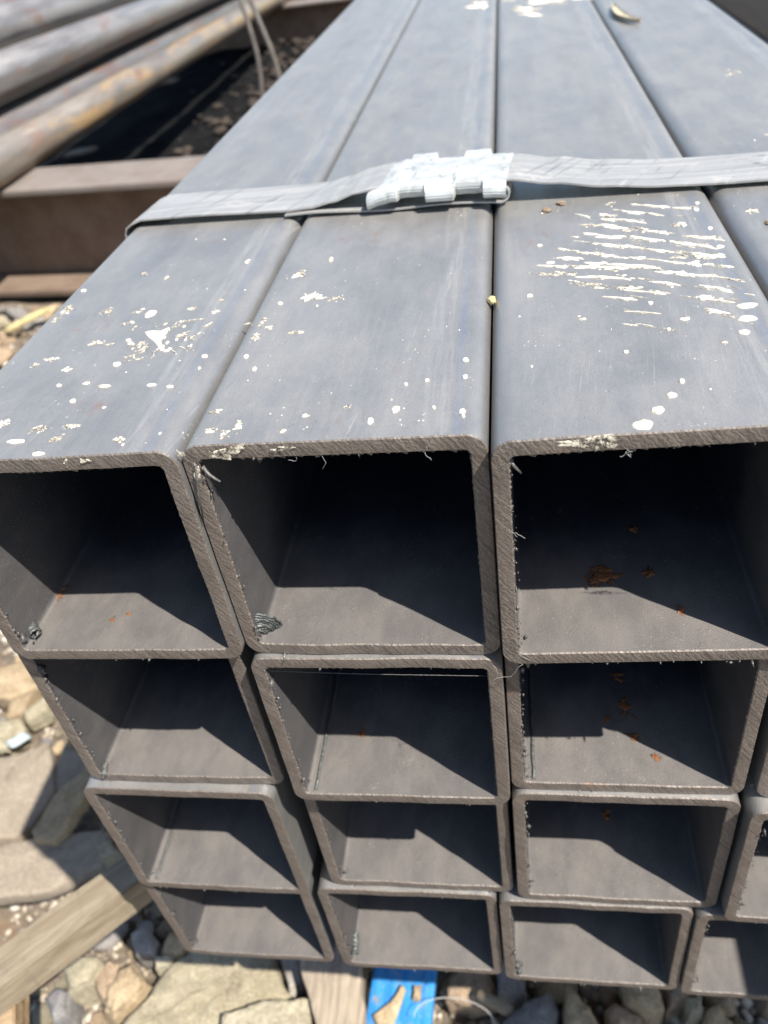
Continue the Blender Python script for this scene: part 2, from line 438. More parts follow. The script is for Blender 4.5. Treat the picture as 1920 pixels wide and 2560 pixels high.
M['stone_tan'] = mat_stone("tan_stone", (0.285, 0.217, 0.135), (0.418, 0.332, 0.220), 4.0, 0.88, 0.7, 0.03, perobj=((0.7, 0.68, 0.66, 1), (1.2, 1.18, 1.12, 1)))
M['stone_grey'] = mat_stone("grey_stone", (0.173, 0.160, 0.151), (0.283, 0.267, 0.247), 4.0, 0.85, 0.7, 0.03, perobj=((0.62, 0.64, 0.68, 1), (1.3, 1.26, 1.2, 1)))
M['stone_brown'] = mat_stone("brown_stone", (0.220, 0.161, 0.111), (0.363, 0.281, 0.197), 5.0, 0.9, 0.8, 0.03, perobj=((0.65, 0.62, 0.6, 1), (1.25, 1.22, 1.18, 1)))
M['slate'] = mat_stone("flat_slate", (0.198, 0.164, 0.124), (0.258, 0.213, 0.162), 2.4, 0.85, 0.5, 0.03)
M['chip'] = mat_simple("pale_blue_flake", (0.262, 0.326, 0.346), (0.359, 0.406, 0.410), 5.0, 0.5, 0.3, 0.01)
M['wire'] = mat_simple("dull_wire", (0.147, 0.128, 0.114), (0.218, 0.196, 0.174), 5.0, 0.5, 0.2, 0.01, metal=0.3)
M['fibre'] = mat_simple("grey_fibre", (0.163, 0.159, 0.151), (0.224, 0.216, 0.204), 9.0, 0.7, 0.1, 0.01)
M['clear'] = NT('clear_nylon').done((0.40, 0.385, 0.36), 0.25)
M['black'] = mat_simple("pipe_shade_black", (0.005, 0.005, 0.006), (0.013, 0.013, 0.013), 1.0, 0.95, 0.5, 0.08, ior=1.08)  # near-black colour standing in for the shade below the pipe heap
M['seed'] = mat_simple("yellow_seed_husk", (0.374, 0.286, 0.109), (0.490, 0.408, 0.204), 20.0, 0.5, 0.3, 0.01)

# slurry positions on the top row (x, y, half width, half length, ragged)
BL= [(-1.573, 1.172, 0.036, 0.049, 1), (-1.492, 1.086, 0.035, 0.033, 1), (-1.421, 1.04, 0.026, 0.032, 0), (-1.494, 1.532, 0.019, 0.097, 1), (-1.875, 1.164, 0.031, 0.058, 1), (-1.927, 1.055, 0.031, 0.042, 1), (-1.354, 1.176, 0.041, 0.024, 1), (-1.236, 1.059, 0.023, 0.015, 1), (-1.505, 0.964, 0.034, 0.018, 1), (-1.372, 0.745, 0.032, 0.034, 1), (-1.43, 0.794, 0.011, 0.012, 0), (-1.402, 0.59, 0.018, 0.016, 0), (-1.471, 0.323, 0.012, 0.013, 0), (-1.583, 0.448, 0.01, 0.01, 0), (-1.723, 0.676, 0.044, 0.018, 1), (-1.77, 0.625, 0.016, 0.023, 1), (-1.607, 0.576, 0.026, 0.019, 1), (-1.386, 0.42, 0.025, 0.01, 0), (-1.192, 0.406, 0.019, 0.008, 0), (-1.113, 0.385, 0.014, 0.008, 0), (-1.571, 0.068, 0.034, 0.012, 0), (-1.425, 0.072, 0.022, 0.033, 1), (-1.517, 0.138, 0.032, 0.026, 1), (-1.399, 0.149, 0.037, 0.013, 1), (-1.318, 0.015, 0.048, 0.012, 1), (-1.216, -0.0, 0.021, 0.015, 1), (-1.182, 0.038, 0.026, 0.031, 1), (-1.448, -0.016, 0.022, 0.011, 0), (-1.04, 0.607, 0.013, 0.014, 0), (-1.035, 0.512, 0.006, 0.008, 0), (-1.47, 0.452, 0.013, 0.012, 1), (-1.117, 1.011, 0.014, 0.018, 1), (-1.121, 1.139, 0.009, 0.029, 1), (-1.645, 1.101, 0.036, 0.034, 1), (-1.619, 1.516, 0.02, 0.022, 1), (-1.875, 1.365, 0.013, 0.012, 0), (-1.682, 0.198, 0.024, 0.037, 1), (-1.887, 0.758, 0.014, 0.012, 1), (-1.932, 1.091, 0.025, 0.017, 1), (-1.569, 0.794, 0.044, 0.019, 1), (-1.478, 1.433, 0.013, 0.021, 1), (-1.114, 1.55, 0.01, 0.031, 1)]
BC= [(-0.805, 1.337, 0.034, 0.048, 1), (-0.881, 1.314, 0.017, 0.02, 1), (-0.716, 1.088, 0.058, 0.037, 1), (-0.588, 1.042, 0.036, 0.021, 1), (-0.544, 1.08, 0.036, 0.022, 1), (-0.924, 0.871, 0.021, 0.045, 1), (-0.882, 0.743, 0.027, 0.043, 1), (-0.904, 0.975, 0.021, 0.024, 1), (-0.902, 0.581, 0.01, 0.012, 0), (-0.814, 0.479, 0.009, 0.013, 0), (-0.33, 0.08, 0.011, 0.017, 0), (-0.905, 0.041, 0.029, 0.03, 1), (-0.874, 0.073, 0.025, 0.018, 1), (-0.815, 0.047, 0.015, 0.037, 1), (-0.887, 0.189, 0.026, 0.021, 1), (-0.783, 0.092, 0.016, 0.034, 1), (-0.618, 0.043, 0.01, 0.014, 1), (-0.838, 1.042, 0.011, 0.012, 0), (-0.691, 1.485, 0.009, 0.029, 0), (-0.711, 0.756, 0.034, 0.01, 1), (-0.42, 0.177, 0.01, 0.008, 1), (-0.837, 0.816, 0.015, 0.017, 1), (-0.554, 0.134, 0.008, 0.008, 1), (-0.255, 0.142, 0.015, 0.019, 0), (-0.024, 0.444, 0.011, 0.013, 0), (-0.018, 0.326, 0.009, 0.011, 0), (-0.017, 0.108, 0.01, 0.015, 0), (-0.165, 0.317, 0.008, 0.008, 0), (-0.235, 0.299, 0.006, 0.008, 0), (-0.024, 0.079, 0.006, 0.008, 0), (-0.13, 0.14, 0.006, 0.008, 0)]
BR= [(0.496, -0.02, 0.03, 0.026, 0), (0.549, 0.055, 0.019, 0.02, 0), (0.601, 0.136, 0.015, 0.016, 0), (0.644, 0.216, 0.009, 0.013, 0), (0.892, 0.511, 0.018, 0.017, 0), (0.924, 0.61, 0.033, 0.02, 0), (0.946, 0.708, 0.036, 0.019, 0), (0.81, 0.795, 0.013, 0.018, 0), (0.869, 0.769, 0.009, 0.012, 0), (0.724, 0.639, 0.019, 0.009, 0), (0.627, 0.785, 0.009, 0.01, 0), (0.548, 0.833, 0.011, 0.01, 0), (0.195, 0.928, 0.013, 0.011, 0), (0.817, 0.451, 0.011, 0.01, 1), (0.499, 0.427, 0.009, 0.008, 0), (0.376, 0.696, 0.012, 0.008, 1), (0.658, 0.568, 0.008, 0.008, 0), (0.716, 0.297, 0.014, 0.01, 1), (0.565, 1.707, 0.036, 0.053, 1), (0.538, 1.725, 0.015, 0.043, 1), (0.852, 1.538, 0.037, 0.029, 1), (0.356, 1.269, 0.034, 0.018, 1), (0.287, 1.235, 0.02, 0.008, 0), (0.962, 1.461, 0.012, 0.011, 0), (0.947, 1.694, 0.012, 0.012, 0), (0.965, 1.776, 0.011, 0.011, 0), (0.961, 1.255, 0.018, 0.013, 0), (0.596, 1.864, 0.019, 0.034, 1), (0.251, 1.434, 0.011, 0.009, 0)]
SR= [(0.458, 1.641, 0.798, 1.454, 0.016), (0.453, 1.525, 0.894, 1.287, 0.014), (0.408, 1.444, 0.761, 1.252, 0.011), (0.794, 1.219, 0.957, 1.155, 0.022), (0.328, 1.369, 0.744, 1.142, 0.011), (0.609, 1.782, 0.744, 1.701, 0.011), (0.682, 1.84, 0.904, 1.728, 0.011), (0.854, 1.64, 0.917, 1.602, 0.008), (0.604, 1.665, 0.705, 1.618, 0.008), (0.784, 1.364, 0.89, 1.298, 0.02), (0.843, 1.405, 0.97, 1.346, 0.007), (0.445, 1.761, 0.479, 1.72, 0.006), (0.788, 1.131, 0.947, 1.058, 0.016), (0.269, 1.201, 0.636, 1.112, 0.014), (0.211, 1.154, 0.622, 1.002, 0.011), (0.614, 1.008, 0.754, 0.922, 0.009), (0.352, 1.033, 0.632, 0.883, 0.013), (0.428, 1.204, 0.654, 1.113, 0.012), (0.667, 1.083, 0.94, 0.939, 0.011), (0.809, 0.901, 0.974, 0.799, 0.009), (0.756, 0.829, 0.865, 0.77, 0.007), (0.79, 0.706, 0.879, 0.645, 0.007), (0.486, 0.862, 0.557, 0.825, 0.005), (0.33, 1.279, 0.394, 1.255, 0.012), (0.523, 0.742, 0.585, 0.713, 0.004), (0.512, 0.641, 0.665, 0.563, 0.004)]
BIG= [(-1.383, 0.859), (-1.354, 0.865), (-1.305, 0.858), (-1.279, 0.885), (-1.278, 0.823), (-1.288, 0.793), (-1.262, 0.729), (-1.225, 0.666), (-1.258, 0.69), (-1.3, 0.755), (-1.351, 0.813)]
# ------------------------------------------------------------------ ground
def ground_z(x, y):
    s = min(1.0, max(0.0, (y - 7.0) / 9.0)); s = s * s * (3 - 2 * s)
    s2 = min(1.0, max(0.0, (y - 24.0) / 8.0))
    return -7.5 + 0.45 * s - 0.5 * s2 + 0.09 * noise.noise(Vector((x * 0.8, y * 0.8, 3.1))) + 0.05 * noise.noise(Vector((x * 2.7, y * 2.7, 9.0)))

def build_ground():
    xs = np.concatenate([np.linspace(-160, -30, 16)[:-1], np.linspace(-30, -9, 50)[:-1], np.linspace(-9, 4, 110)[:-1], np.linspace(4, 120, 16)])
    ys = np.concatenate([np.linspace(-90, -2, 12)[:-1], np.linspace(-2, 8, 90)[:-1], np.linspace(8, 24, 60)[:-1], np.linspace(24, 90, 50)[:-1], np.linspace(90, 260, 12)])
    V = [(x, y, ground_z(x, y)) for y in ys for x in xs]
    n = len(xs)
    F = [(j*n+i, j*n+i+1, (j+1)*n+i+1, (j+1)*n+i) for j in range(len(ys)-1) for i in range(n-1)]
    o = obj("ground", mesh("ground", V, F, M['soil']))
    tag(o, "dry brown soil littered with rubble under the steel", kind="structure")
build_ground()

# ------------------------------------------------------------------ square tubes
T = 0.055          # wall
RO, RI = 0.068, 0.022
LEN = 62.0

def profile(r, inset, step=0.007, nc=8):
    """points and outward normals of a rounded square from (inset..1-inset), z 0..-1 (x, z)"""
    a, b = inset, 1 - inset
    P = []; N = []; Sx = []
    segs = [((a + r, -a), (b - r, -a), (0, 1)), ((b, -a - r), (b, -b + r), (1, 0)), ((b - r, -b), (a + r, -b), (0, -1)), ((a, -b + r), (a, -a - r), (-1, 0))]
    cen = [(b - r, -a - r, 90), (b - r, -b + r, 0), (a + r, -b + r, -90), (a + r, -a - r, 180)]
    ns = 120
    for (p, q, n), (cx, cz, a0) in zip(segs, cen):
        for i in range(ns):
            t = i / ns
            P.append((p[0] + (q[0] - p[0]) * t, p[1] + (q[1] - p[1]) * t)); N.append(n)
        for i in range(nc):
            t = math.radians(a0 - 90.0 * i / nc)
            P.append((cx + r * math.cos(t), cz + r * math.sin(t))); N.append((math.cos(t), math.sin(t)))
    return np.array(P), np.array(N)

def rough1d(n, sd, period, amp):
    """closed saw-tooth roughness along the perimeter"""
    r = np.random.RandomState(sd)
    out = np.zeros(n); i = 0
    while i < n:
        w = max(2, int(period * (0.6 + 0.9 * r.rand()))); h = amp * (0.25 + 0.9 * r.rand() ** 1.5)
        for k in range(w):
            if i + k < n: out[i + k] = h * (k / w)
        i += w
    return out

def make_tube(name, x0, y0, ztop, label, seed, group, tilt=0.0, weld=False, front=True, length=LEN):
    root = empty(name, (x0, y0, ztop), label, "steel tube", group)
    Po, No = profile(RO, 0.0); Pi, Ni = profile(RI, T)
    n = len(Po)
    r = np.random.RandomState(seed)
    jo = rough1d(n, seed, 3.0, 0.006); ji = rough1d(n, seed + 50, 4.0, 0.013)
    # the saw drags burr to the lower side of each wall and to the right of the uprights
    wo = np.clip(-No[:, 1], 0.12, 1) + 0.35 * np.clip(No[:, 0], 0, 1)
    wi = np.clip(Ni[:, 1], 0.10, 1) + 0.5 * np.clip(-Ni[:, 0], 0, 1) + 0.35 * np.clip(Ni[:, 0], 0, 1)
    sk = tilt * (Po[:, 0] - 0.5)
    lo = np.array([noise.noise(Vector((p[0] * 5, p[1] * 5, seed * 1.7))) for p in Po]) * 0.006
    def ring(P, y, sk_=sk):
        yy = np.full(n, y) + sk_ + (lo if y < 0.05 else 0)
        return np.column_stack([P[:, 0], yy, P[:, 1]])
    O0 = Po + No * (jo * wo)[:, None]
    O0in = Po - No * 0.003
    I0 = Pi - Ni * (ji * wi)[:, None]
    mid = []
    for f in (0.33, 0.66):
        mid.append(Po * (1 - f) + Pi * f)
    # wall: outer skin and bore
    V = []; F = []
    outer = [ring(O0, 0.006), ring(Po + No * (jo * wo * 0.3)[:, None], 0.016), ring(Po, 0.03), ring(Po, 0.6), ring(Po, 3.0), ring(Po, 12.0), ring(Po, length)]
    inner = [ring(I0, 0.006), ring(Pi - Ni * (ji * wi * 0.35)[:, None], 0.018), ring(Pi, 0.034), ring(Pi, 0.6), ring(Pi, 3.0), ring(Pi, 12.0), ring(Pi, length)]
    for rings, flip in ((outer, False), (inner, True)):
        k0 = sum(len(v) for v in V)
        for q in rings: V.append(q)
        for j in range(len(rings) - 1):
            for i in range(n):
                a = k0 + j*n + i; b = k0 + j*n + (i+1) % n
                f = (a, a + n, b + n, b)
                F.append(f[::-1] if not flip else f)
    k1 = 6 * n; k2 = 13 * n
    for i in range(n):     # far end
        F.append((k1 + i, k1 + (i+1) % n, k2 + (i+1) % n, k2 + i))
    V = np.concatenate(V)
    me = mesh("tube_wall", V, F, M['steel'])
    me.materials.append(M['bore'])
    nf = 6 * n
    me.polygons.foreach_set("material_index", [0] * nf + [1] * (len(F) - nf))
    obj("tube_wall", me, root)
    if front:
        rings = [ring(O0, 0.006), ring(O0in, 0.0), ring(mid[0], -0.001), ring(mid[1], -0.001), ring(Pi + Ni * 0.003, 0.0), ring(I0, 0.006)]
        V = np.concatenate(rings); F = []
        for j in range(len(rings) - 1):
            for i in range(n):
                a = j*n + i; b = j*n + (i+1) % n
                F.append((a, a + n, b + n, b))
        obj("cut_end", mesh("cut_end", V, F, M['cut'], False), root)
        # loose burr crumbs hanging on the cut edges
        mb = MB()
        for k in range(60):
            e = r.rand()
            if e < 0.5:   p = (T + 0.004 + 0.012 * r.rand(), 0.02 * r.rand(), -0.08 - 0.84 * r.rand())       # left wall, bore side
            elif e < 0.72: p = (0.08 + 0.84 * r.rand(), 0.005, -1.002 - 0.006 * r.rand())                     # below
            elif e < 0.86: p = (0.08 + 0.84 * r.rand(), 0.006, -T - 0.004)
            else: p = (T + 0.05 * r.rand(), 0.02 + 0.05 * r.rand(), -0.9 - 0.04 * r.rand())
            s = 0.003 + 0.008 * r.rand() ** 3
            crumb(mb, p, s * (0.4 + 0.8 * r.rand()), r)
        mb.build("burr", M['burr'], root)["kind"] = "stuff"
    if not weld: return root
    # weld bead along the lower left corner of the bore
    mb = MB()
    pts = [(T + 0.045 + 0.002 * math.sin(i * 2.1), 0.02 + 0.06 * i, -1 + T + 0.004) for i in range(40)]
    mb.tube(pts, [0.007 + 0.002 * r.rand() for _ in pts], 6)
    mb.build("weld_seam", M['weld'], root)
    return root

def crumb(mb, p, s, r):
    V = []; ex = 0.6 + 2.4 * r.rand() ** 2; ez = 0.6 + 2.0 * r.rand() ** 2
    for v in ((0,0,1),(0,0,-1),(1,0,0),(-1,0,0),(0,1,0),(0,-1,0)):
        V.append((p[0] + v[0]*s*(0.5+r.rand()), p[1] + v[1]*s*ex*(0.5+r.rand()), p[2] + v[2]*s*ez*(0.5+r.rand())))
    mb.add(V, [(0,2,4),(0,4,3),(0,3,5),(0,5,2),(1,4,2),(1,3,4),(1,5,3),(1,2,5)])

GB = "square steel tubes of the strapped bundle"
TUBES = {
 'L1': (-1.962, -0.042, 0.0, "top row square tube at the left edge, splashed with a large white star of slurry"),
 'C1': (-0.957, -0.021, 0.0, "top row square tube in the middle, curled weld ribbon inside its lower left corner"),
 'R1': (0.050, -0.064, 0.0, "top row square tube with wavy rows of cream slurry and rust blisters in its bore"),
 'X1': (1.056, -0.030, 0.0, "top row square tube at the right edge, with a dry leaf lying on it"),
 'L2': (-2.027, 0.034, -1.003, "second row square tube at the left edge, under the tube with the white star"),
 'C2': (-0.958, -0.042, -1.003, "second row square tube under the one with the curled weld ribbon"),
 'R2': (0.050, 0.040, -1.003, "second row square tube with rust spots inside, under the slurry-striped tube"),
 'X2': (1.098, 0.030, -1.003, "second row square tube at the right edge, mostly hidden behind its neighbours"),
 'L3': (-2.090, -0.009, -2.006, "third row square tube at the left edge, jutting out, bright weld line inside"),
 'C3': (-0.976, 0.055, -2.006, "third row square tube just right of the dark gap, second from the left"),
 'R3': (0.048, 0.020, -2.006, "third row square tube third from the left, its whole rounded frame showing"),
 'X3': (1.072, -0.046, -2.006, "third row square tube at the right edge, jutting past the row below"),
 'L4': (-2.132, 0.046, -3.009, "bottom row square tube at the left edge, above the pale limestone block"),
 'C4': (-1.071, 0.033, -3.009, "bottom row square tube holding a rolled grey-green weld scrap, above the blue board"),
 'R4': (-0.055, 0.010, -3.009, "bottom row square tube third from the left, tiny weld knot in its corner"),
 'X4': (0.957, -0.013, -3.009, "bottom row square tube at the right edge, shaded by the tube jutting above it"),
}
TU = {}
for i, (k, (x, y, z, lab)) in enumerate(TUBES.items()):
    TU[k] = make_tube("square_tube", x, y, z, lab, 11 + i * 7, GB, tilt={'C1': -0.012, 'R1': 0.02}.get(k, rng.uniform(-0.006, 0.006)), weld=k in ('L3', 'C2', 'R2'))

# neighbouring bundle to the right, moved and extended forward to shade the front gravel
GN = "square steel tubes of the neighbouring bundle"
for i, (z, lab) in enumerate(((-0.07, "top dark square tube of the next bundle, glimpsed beyond the top row's right edge"),
        (-1.08, "second square tube of the next bundle, deep in the gap beyond the right edge"),
        (-2.09, "third square tube of the next bundle, unseen, extended forward to shade the gravel"),
        (-3.10, "lowest square tube of the next bundle, unseen, extended forward to shade the gravel"))):
    make_tube("square_tube", 3.5, -1.8 + 0.03 * i, z, lab, 301 + i, GN, front=False)

# ------------------------------------------------------------------ slurry on the top row
def blob(mb, cx, cy, rx, ry, rot, r, h=0.006, rag=0.25, n=16, z=0.0):
    LIM = blob.lim
    if LIM: cx = min(max(cx, LIM[0] + rx), LIM[1] - rx)
    c, s = math.cos(rot), math.sin(rot)
    ph = [r.rand() * 6.28 for _ in range(4)]
    def rad(t):
        return 1 + rag * (0.5 * math.sin(2*t + ph[0]) + 0.45 * math.sin(3*t + ph[1]) + 0.4 * math.sin(5*t + ph[2]) + 0.3 * math.sin(7*t + ph[3]))
    V = [(cx, cy, z + h)]; F = []
    for j, (f, hh) in enumerate(((0.55, 0.92), (0.88, 0.6), (1.0, -0.15))):
        for k in range(n):
            t = 2 * math.pi * k / n; q = f * rad(t)
            u, v = rx * q * math.cos(t), ry * q * math.sin(t)
            V.append((cx + u * c - v * s, cy + u * s + v * c, z + h * hh))
    for k in range(n): F.append((0, 1 + k, 1 + (k+1) % n))
    for j in range(2):
        for k in range(n):
            a = 1 + j*n + k; b = 1 + j*n + (k+1) % n
            F.append((a, a + n, b + n, b))
    mb.add(V, F)

blob.lim = None

def ragged(mb, mt, cx, cy, rx, ry, r):
    ang = math.atan2(ry, rx) * r.choice([-1, 1]) * r.rand()
    k = r.randint(7, 14)
    for i in range(k):
        a = r.rand() * 6.28; d = r.rand() ** 0.7
        s = 0.10 + 0.34 * r.rand() ** 2
        blob(mb if (i == 0 or r.rand() < 0.25) else mt, cx + rx * d * math.cos(a), cy + ry * d * math.sin(a), max(0.005, rx * s * (0.7 + r.rand())), max(0.006, ry * s), r.rand() * 3, r, 0.003, 0.75, 20)
    if r.rand() < 0.6:   # tendrils
        for i in range(r.randint(1, 3)):
            p = Vector((cx, cy, 0.001)); a = r.rand() * 6.28; L = max(rx, ry) * (0.6 + 0.8 * r.rand())
            pts = [p]
            for q in range(5):
                a += r.uniform(-0.7, 0.7); p = p + Vector((math.cos(a), math.sin(a), 0)) * L / 5; pts.append(p)
            mt.tube(pts, [0.0045, 0.004, 0.0035, 0.003, 0.002, 0.001], 5)

def chain(mb, mt, x0, y0, x1, y1, w, r):
    L = math.hypot(x1 - x0, y1 - y0); rot = math.atan2(y1 - y0, x1 - x0)
    d = 0.0
    tot = 0
    while d < L:
        big = r.rand() < 0.42
        seg = (0.03 + 0.075 * r.rand()) if big else (0.012 + 0.04 * r.rand())
        f = min(1.0, (d + seg / 2) / L)
        env = 0.45 + 0.55 * math.sin(math.pi * min(1, max(0, f)))
        ww = w * (0.75 + 0.6 * r.rand() if big else 0.22 + 0.2 * r.rand()) * env
        wob = 0.007 * math.sin(f * 9 + x0 * 20) + r.normal(0, 0.0025)
        px, py = x0 + (x1 - x0) * f - wob * math.sin(rot), y0 + (y1 - y0) * f + wob * math.cos(rot)
        blob(mb if r.rand() < (0.75 if big else 0.4) else mt, px, py, seg * 0.6, ww, rot + r.uniform(-0.12, 0.12), r, 0.004 if big else 0.003, 0.75, 24)
        if big:
            for q in range(r.randint(1, 4)):
                blob(mt, px + r.normal(0, seg * 0.4), py + r.normal(0, ww * 0.7), seg * (0.15 + 0.3 * r.rand()), ww * (0.2 + 0.4 * r.rand()), rot, r, 0.003, 0.7, 14)
        d += seg * (0.95 + (0.9 * r.rand() if r.rand() < 0.3 else 0.0))

def slurry(key, lists, segs=(), big=None, mud=None):
    r = np.random.RandomState(len(lists) + 5)
    a, b = MB(), MB()
    x0, y0 = TUBES[key][0], TUBES[key][1]
    blob.lim = (x0 + 0.075, x0 + 0.93)
    for (x, y, rx, ry, kind) in lists:
        if kind == 1 and r.rand() < 0.2: continue
        if y - y0 < 0.02: y = y0 + 0.02 + ry * 0.6
        if kind == 0: blob(a, x, y, rx, ry, 0.0, r, 0.006, 0.16, 18)
        elif r.rand() < 0.45: ragged(b, b, x, y, rx * 0.9, ry * 0.9, r)
        else: ragged(a, b, x, y, rx * 0.85, ry * 0.85, r)
    for sgm in segs: chain(a, b, *sgm, r)
    if big:
        cx = sum(p[0] for p in big) / len(big); cy = sum(p[1] for p in big) / len(big)
        V = [(cx, cy, 0.008)]; n = len(big)
        for f, h in ((0.6, 0.008), (0.92, 0.006), (1.0, -0.001)):
            V += [(cx + (px - cx) * f, cy + (py - cy) * f, h) for px, py in big]
        F = [(0, 1+(k+1) % n, 1+k) for k in range(n)]
        for j in range(2):
            for k in range(n): F.append((1+j*n+k, 1+j*n+(k+1) % n, 1+(j+1)*n+(k+1) % n, 1+(j+1)*n+k))
        a.add(V, F)
        for k in range(26):
            an = r.rand() * 6.28; d = 0.06 + 0.14 * r.rand()
            q = Vector((cx + d * math.cos(an), cy + d * 0.8 * math.sin(an), 0.001)); pts = [q]
            an2 = an + r.uniform(-0.5, 0.5)
            for i in range(4):
                an2 += r.uniform(-0.8, 0.8); q = q + Vector((math.cos(an2), math.sin(an2), 0)) * 0.018; pts.append(q)
            b.tube(pts, [0.004, 0.004, 0.003, 0.0025, 0.0015], 5)
        for k in range(14): blob(a, cx + r.normal(0, 0.09), cy + r.normal(0, 0.07), 0.004 + 0.008 * r.rand(), 0.005 + 0.006 * r.rand(), 0, r, 0.004, 0.3, 9)
    # fine spatter everywhere
    for k in range(28):
        x = x0 + 0.06 + 0.88 * r.rand(); y = y0 + 0.04 + 3.2 * r.rand() ** 1.5
        s = 0.0022 + 0.0045 * r.rand() ** 3
        blob(a if r.rand() < 0.5 else b, x, y, s, s * 1.3, 0, r, 0.002, 0.3, 7)
    if mud:
        for (x, y, rx, ry) in mud:
            for k in range(9):
                blob(b if r.rand() < 0.6 else a, x + rx * r.normal(0, 0.5), y + ry * r.normal(0, 0.5), rx * (0.12 + 0.35 * r.rand()), ry * (0.1 + 0.25 * r.rand()), r.rand(), r, 0.004, 0.5, 18)
    for mb, nm, mt in ((a, "slurry_spatter", 'slurry'), (b, "slurry_film", 'slurry_thin')):
        o = mb.build(nm, M[mt], TU[key], (-x0, -y0, 0.0))
        o["kind"] = "stuff"
    blob.lim = None

slurry('L1', BL, (), BIG)
slurry('C1', BC, (), None, [(-0.15, 8.9, 0.12, 0.5)])
slurry('R1', BR, SR, None, [(0.32, 8.2, 0.26, 0.7), (0.7, 8.7, 0.25, 0.4), (0.2, 9.4, 0.3, 0.5)])
slurry('X1', [(1.30, 5.2, 0.06, 0.08, 1), (1.62, 4.2, 0.05, 0.1, 1), (1.16, 1.62, 0.04, 0.04, 1), (1.20, 1.25, 0.02, 0.02, 0), (1.55, 5.0, 0.05, 0.1, 1), (1.75, 3.5, 0.06, 0.1, 1), (1.5, 2.7, 0.03, 0.02, 1)])

# cream dribbles on the cut face
def face_smear(key, pts):
    r = np.random.RandomState(3)
    a = MB()
    x0, y0, z0 = TUBES[key][:3]
    for (x, z, rx, rz) in pts:
        for k in range(4):
            tmp = MB()
            blob(tmp, 0, 0, rx * (0.3 + 0.5 * r.rand()), rz * (0.3 + 0.5 * r.rand()), r.uniform(-0.3, 0.3), r, 0.003, 0.5, 14)
            ox, oz = x + rx * r.normal(0, 0.45), z + rz * r.normal(0, 0.35)
            a.add([(v[0] + ox, -0.004 - v[2], v[1] + oz) for v in tmp.V], [f[::-1] for f in tmp.F])
    a.build("face_smear", M['slurry_thin'], TU[key], (0, 0, 0))["kind"] = "stuff"
face_smear('C1', [(0.16, -0.028, 0.07, 0.018), (0.02, -0.03, 0.015, 0.02), (0.05, -0.10, 0.012, 0.03), (0.34, -0.02, 0.05, 0.01), (0.95, -0.05, 0.012, 0.012)])
face_smear('R1', [(0.26, -0.02, 0.09, 0.012), (0.12, -0.03, 0.02, 0.01), (0.36, -0.03, 0.03, 0.02), (0.04, -0.06, 0.012, 0.02)])
face_smear('L1', [(0.62, -0.025, 0.01, 0.012), (0.70, -0.02, 0.02, 0.012)])

# rust blisters in the bore of two tubes (part-local coordinates)
def rust_blister(key, spots, wall=False):
    x0, y0, z0 = TUBES[key][:3]
    for (x, y, rx, ry) in spots:
        r = np.random.RandomState(int(abs(x * 1000 + y * 77)))
        mb = MB()
        for k in range(5):
            blob(mb, rx * r.normal(0, 0.35), ry * r.normal(0, 0.3), rx * (0.25 + 0.35 * r.rand()), ry * (0.25 + 0.35 * r.rand()), r.rand() * 3, r, 0.006, 0.35, 20)
        fm = MB()
        for k in range(6):
            blob(fm, rx * r.normal(0, 0.5), ry * r.normal(0, 0.5), rx * (0.3 + 0.5 * r.rand()), ry * (0.3 + 0.5 * r.rand()), r.rand() * 3, r, 0.0015, 0.4, 20)
        fm.build("rust_bloom", M['rust_film'], TU[key], (x - x0, y - y0, -1 + T + 0.0005))
        mb.build("rust_blister", M['rust'], TU[key], (x - x0, y - y0, -1 + T))
rust_blister('R1', [(0.461, 0.348, 0.055, 0.055), (0.405, 0.31, 0.028, 0.035), (0.624, 0.36, 0.028, 0.032), (0.711, 0.144, 0.016, 0.022), (0.60, 0.62, 0.02, 0.03)])
rust_blister('R2', [(0.62, 0.30, 0.02, 0.03), (0.70, 0.19, 0.016, 0.02), (0.60, 0.47, 0.024, 0.05), (0.50, 0.40, 0.014, 0.02), (0.58, 0.66, 0.018, 0.05)])
rust_blister('R3', [(0.55, 0.50, 0.018, 0.04)])
rust_blister('L1', [(-1.90, 0.30, 0.018, 0.05), (-1.58, 0.13, 0.012, 0.012), (-1.52, 0.16, 0.010, 0.01)])
rust_blister('C2', [(-0.68, 0.30, 0.009, 0.035)])

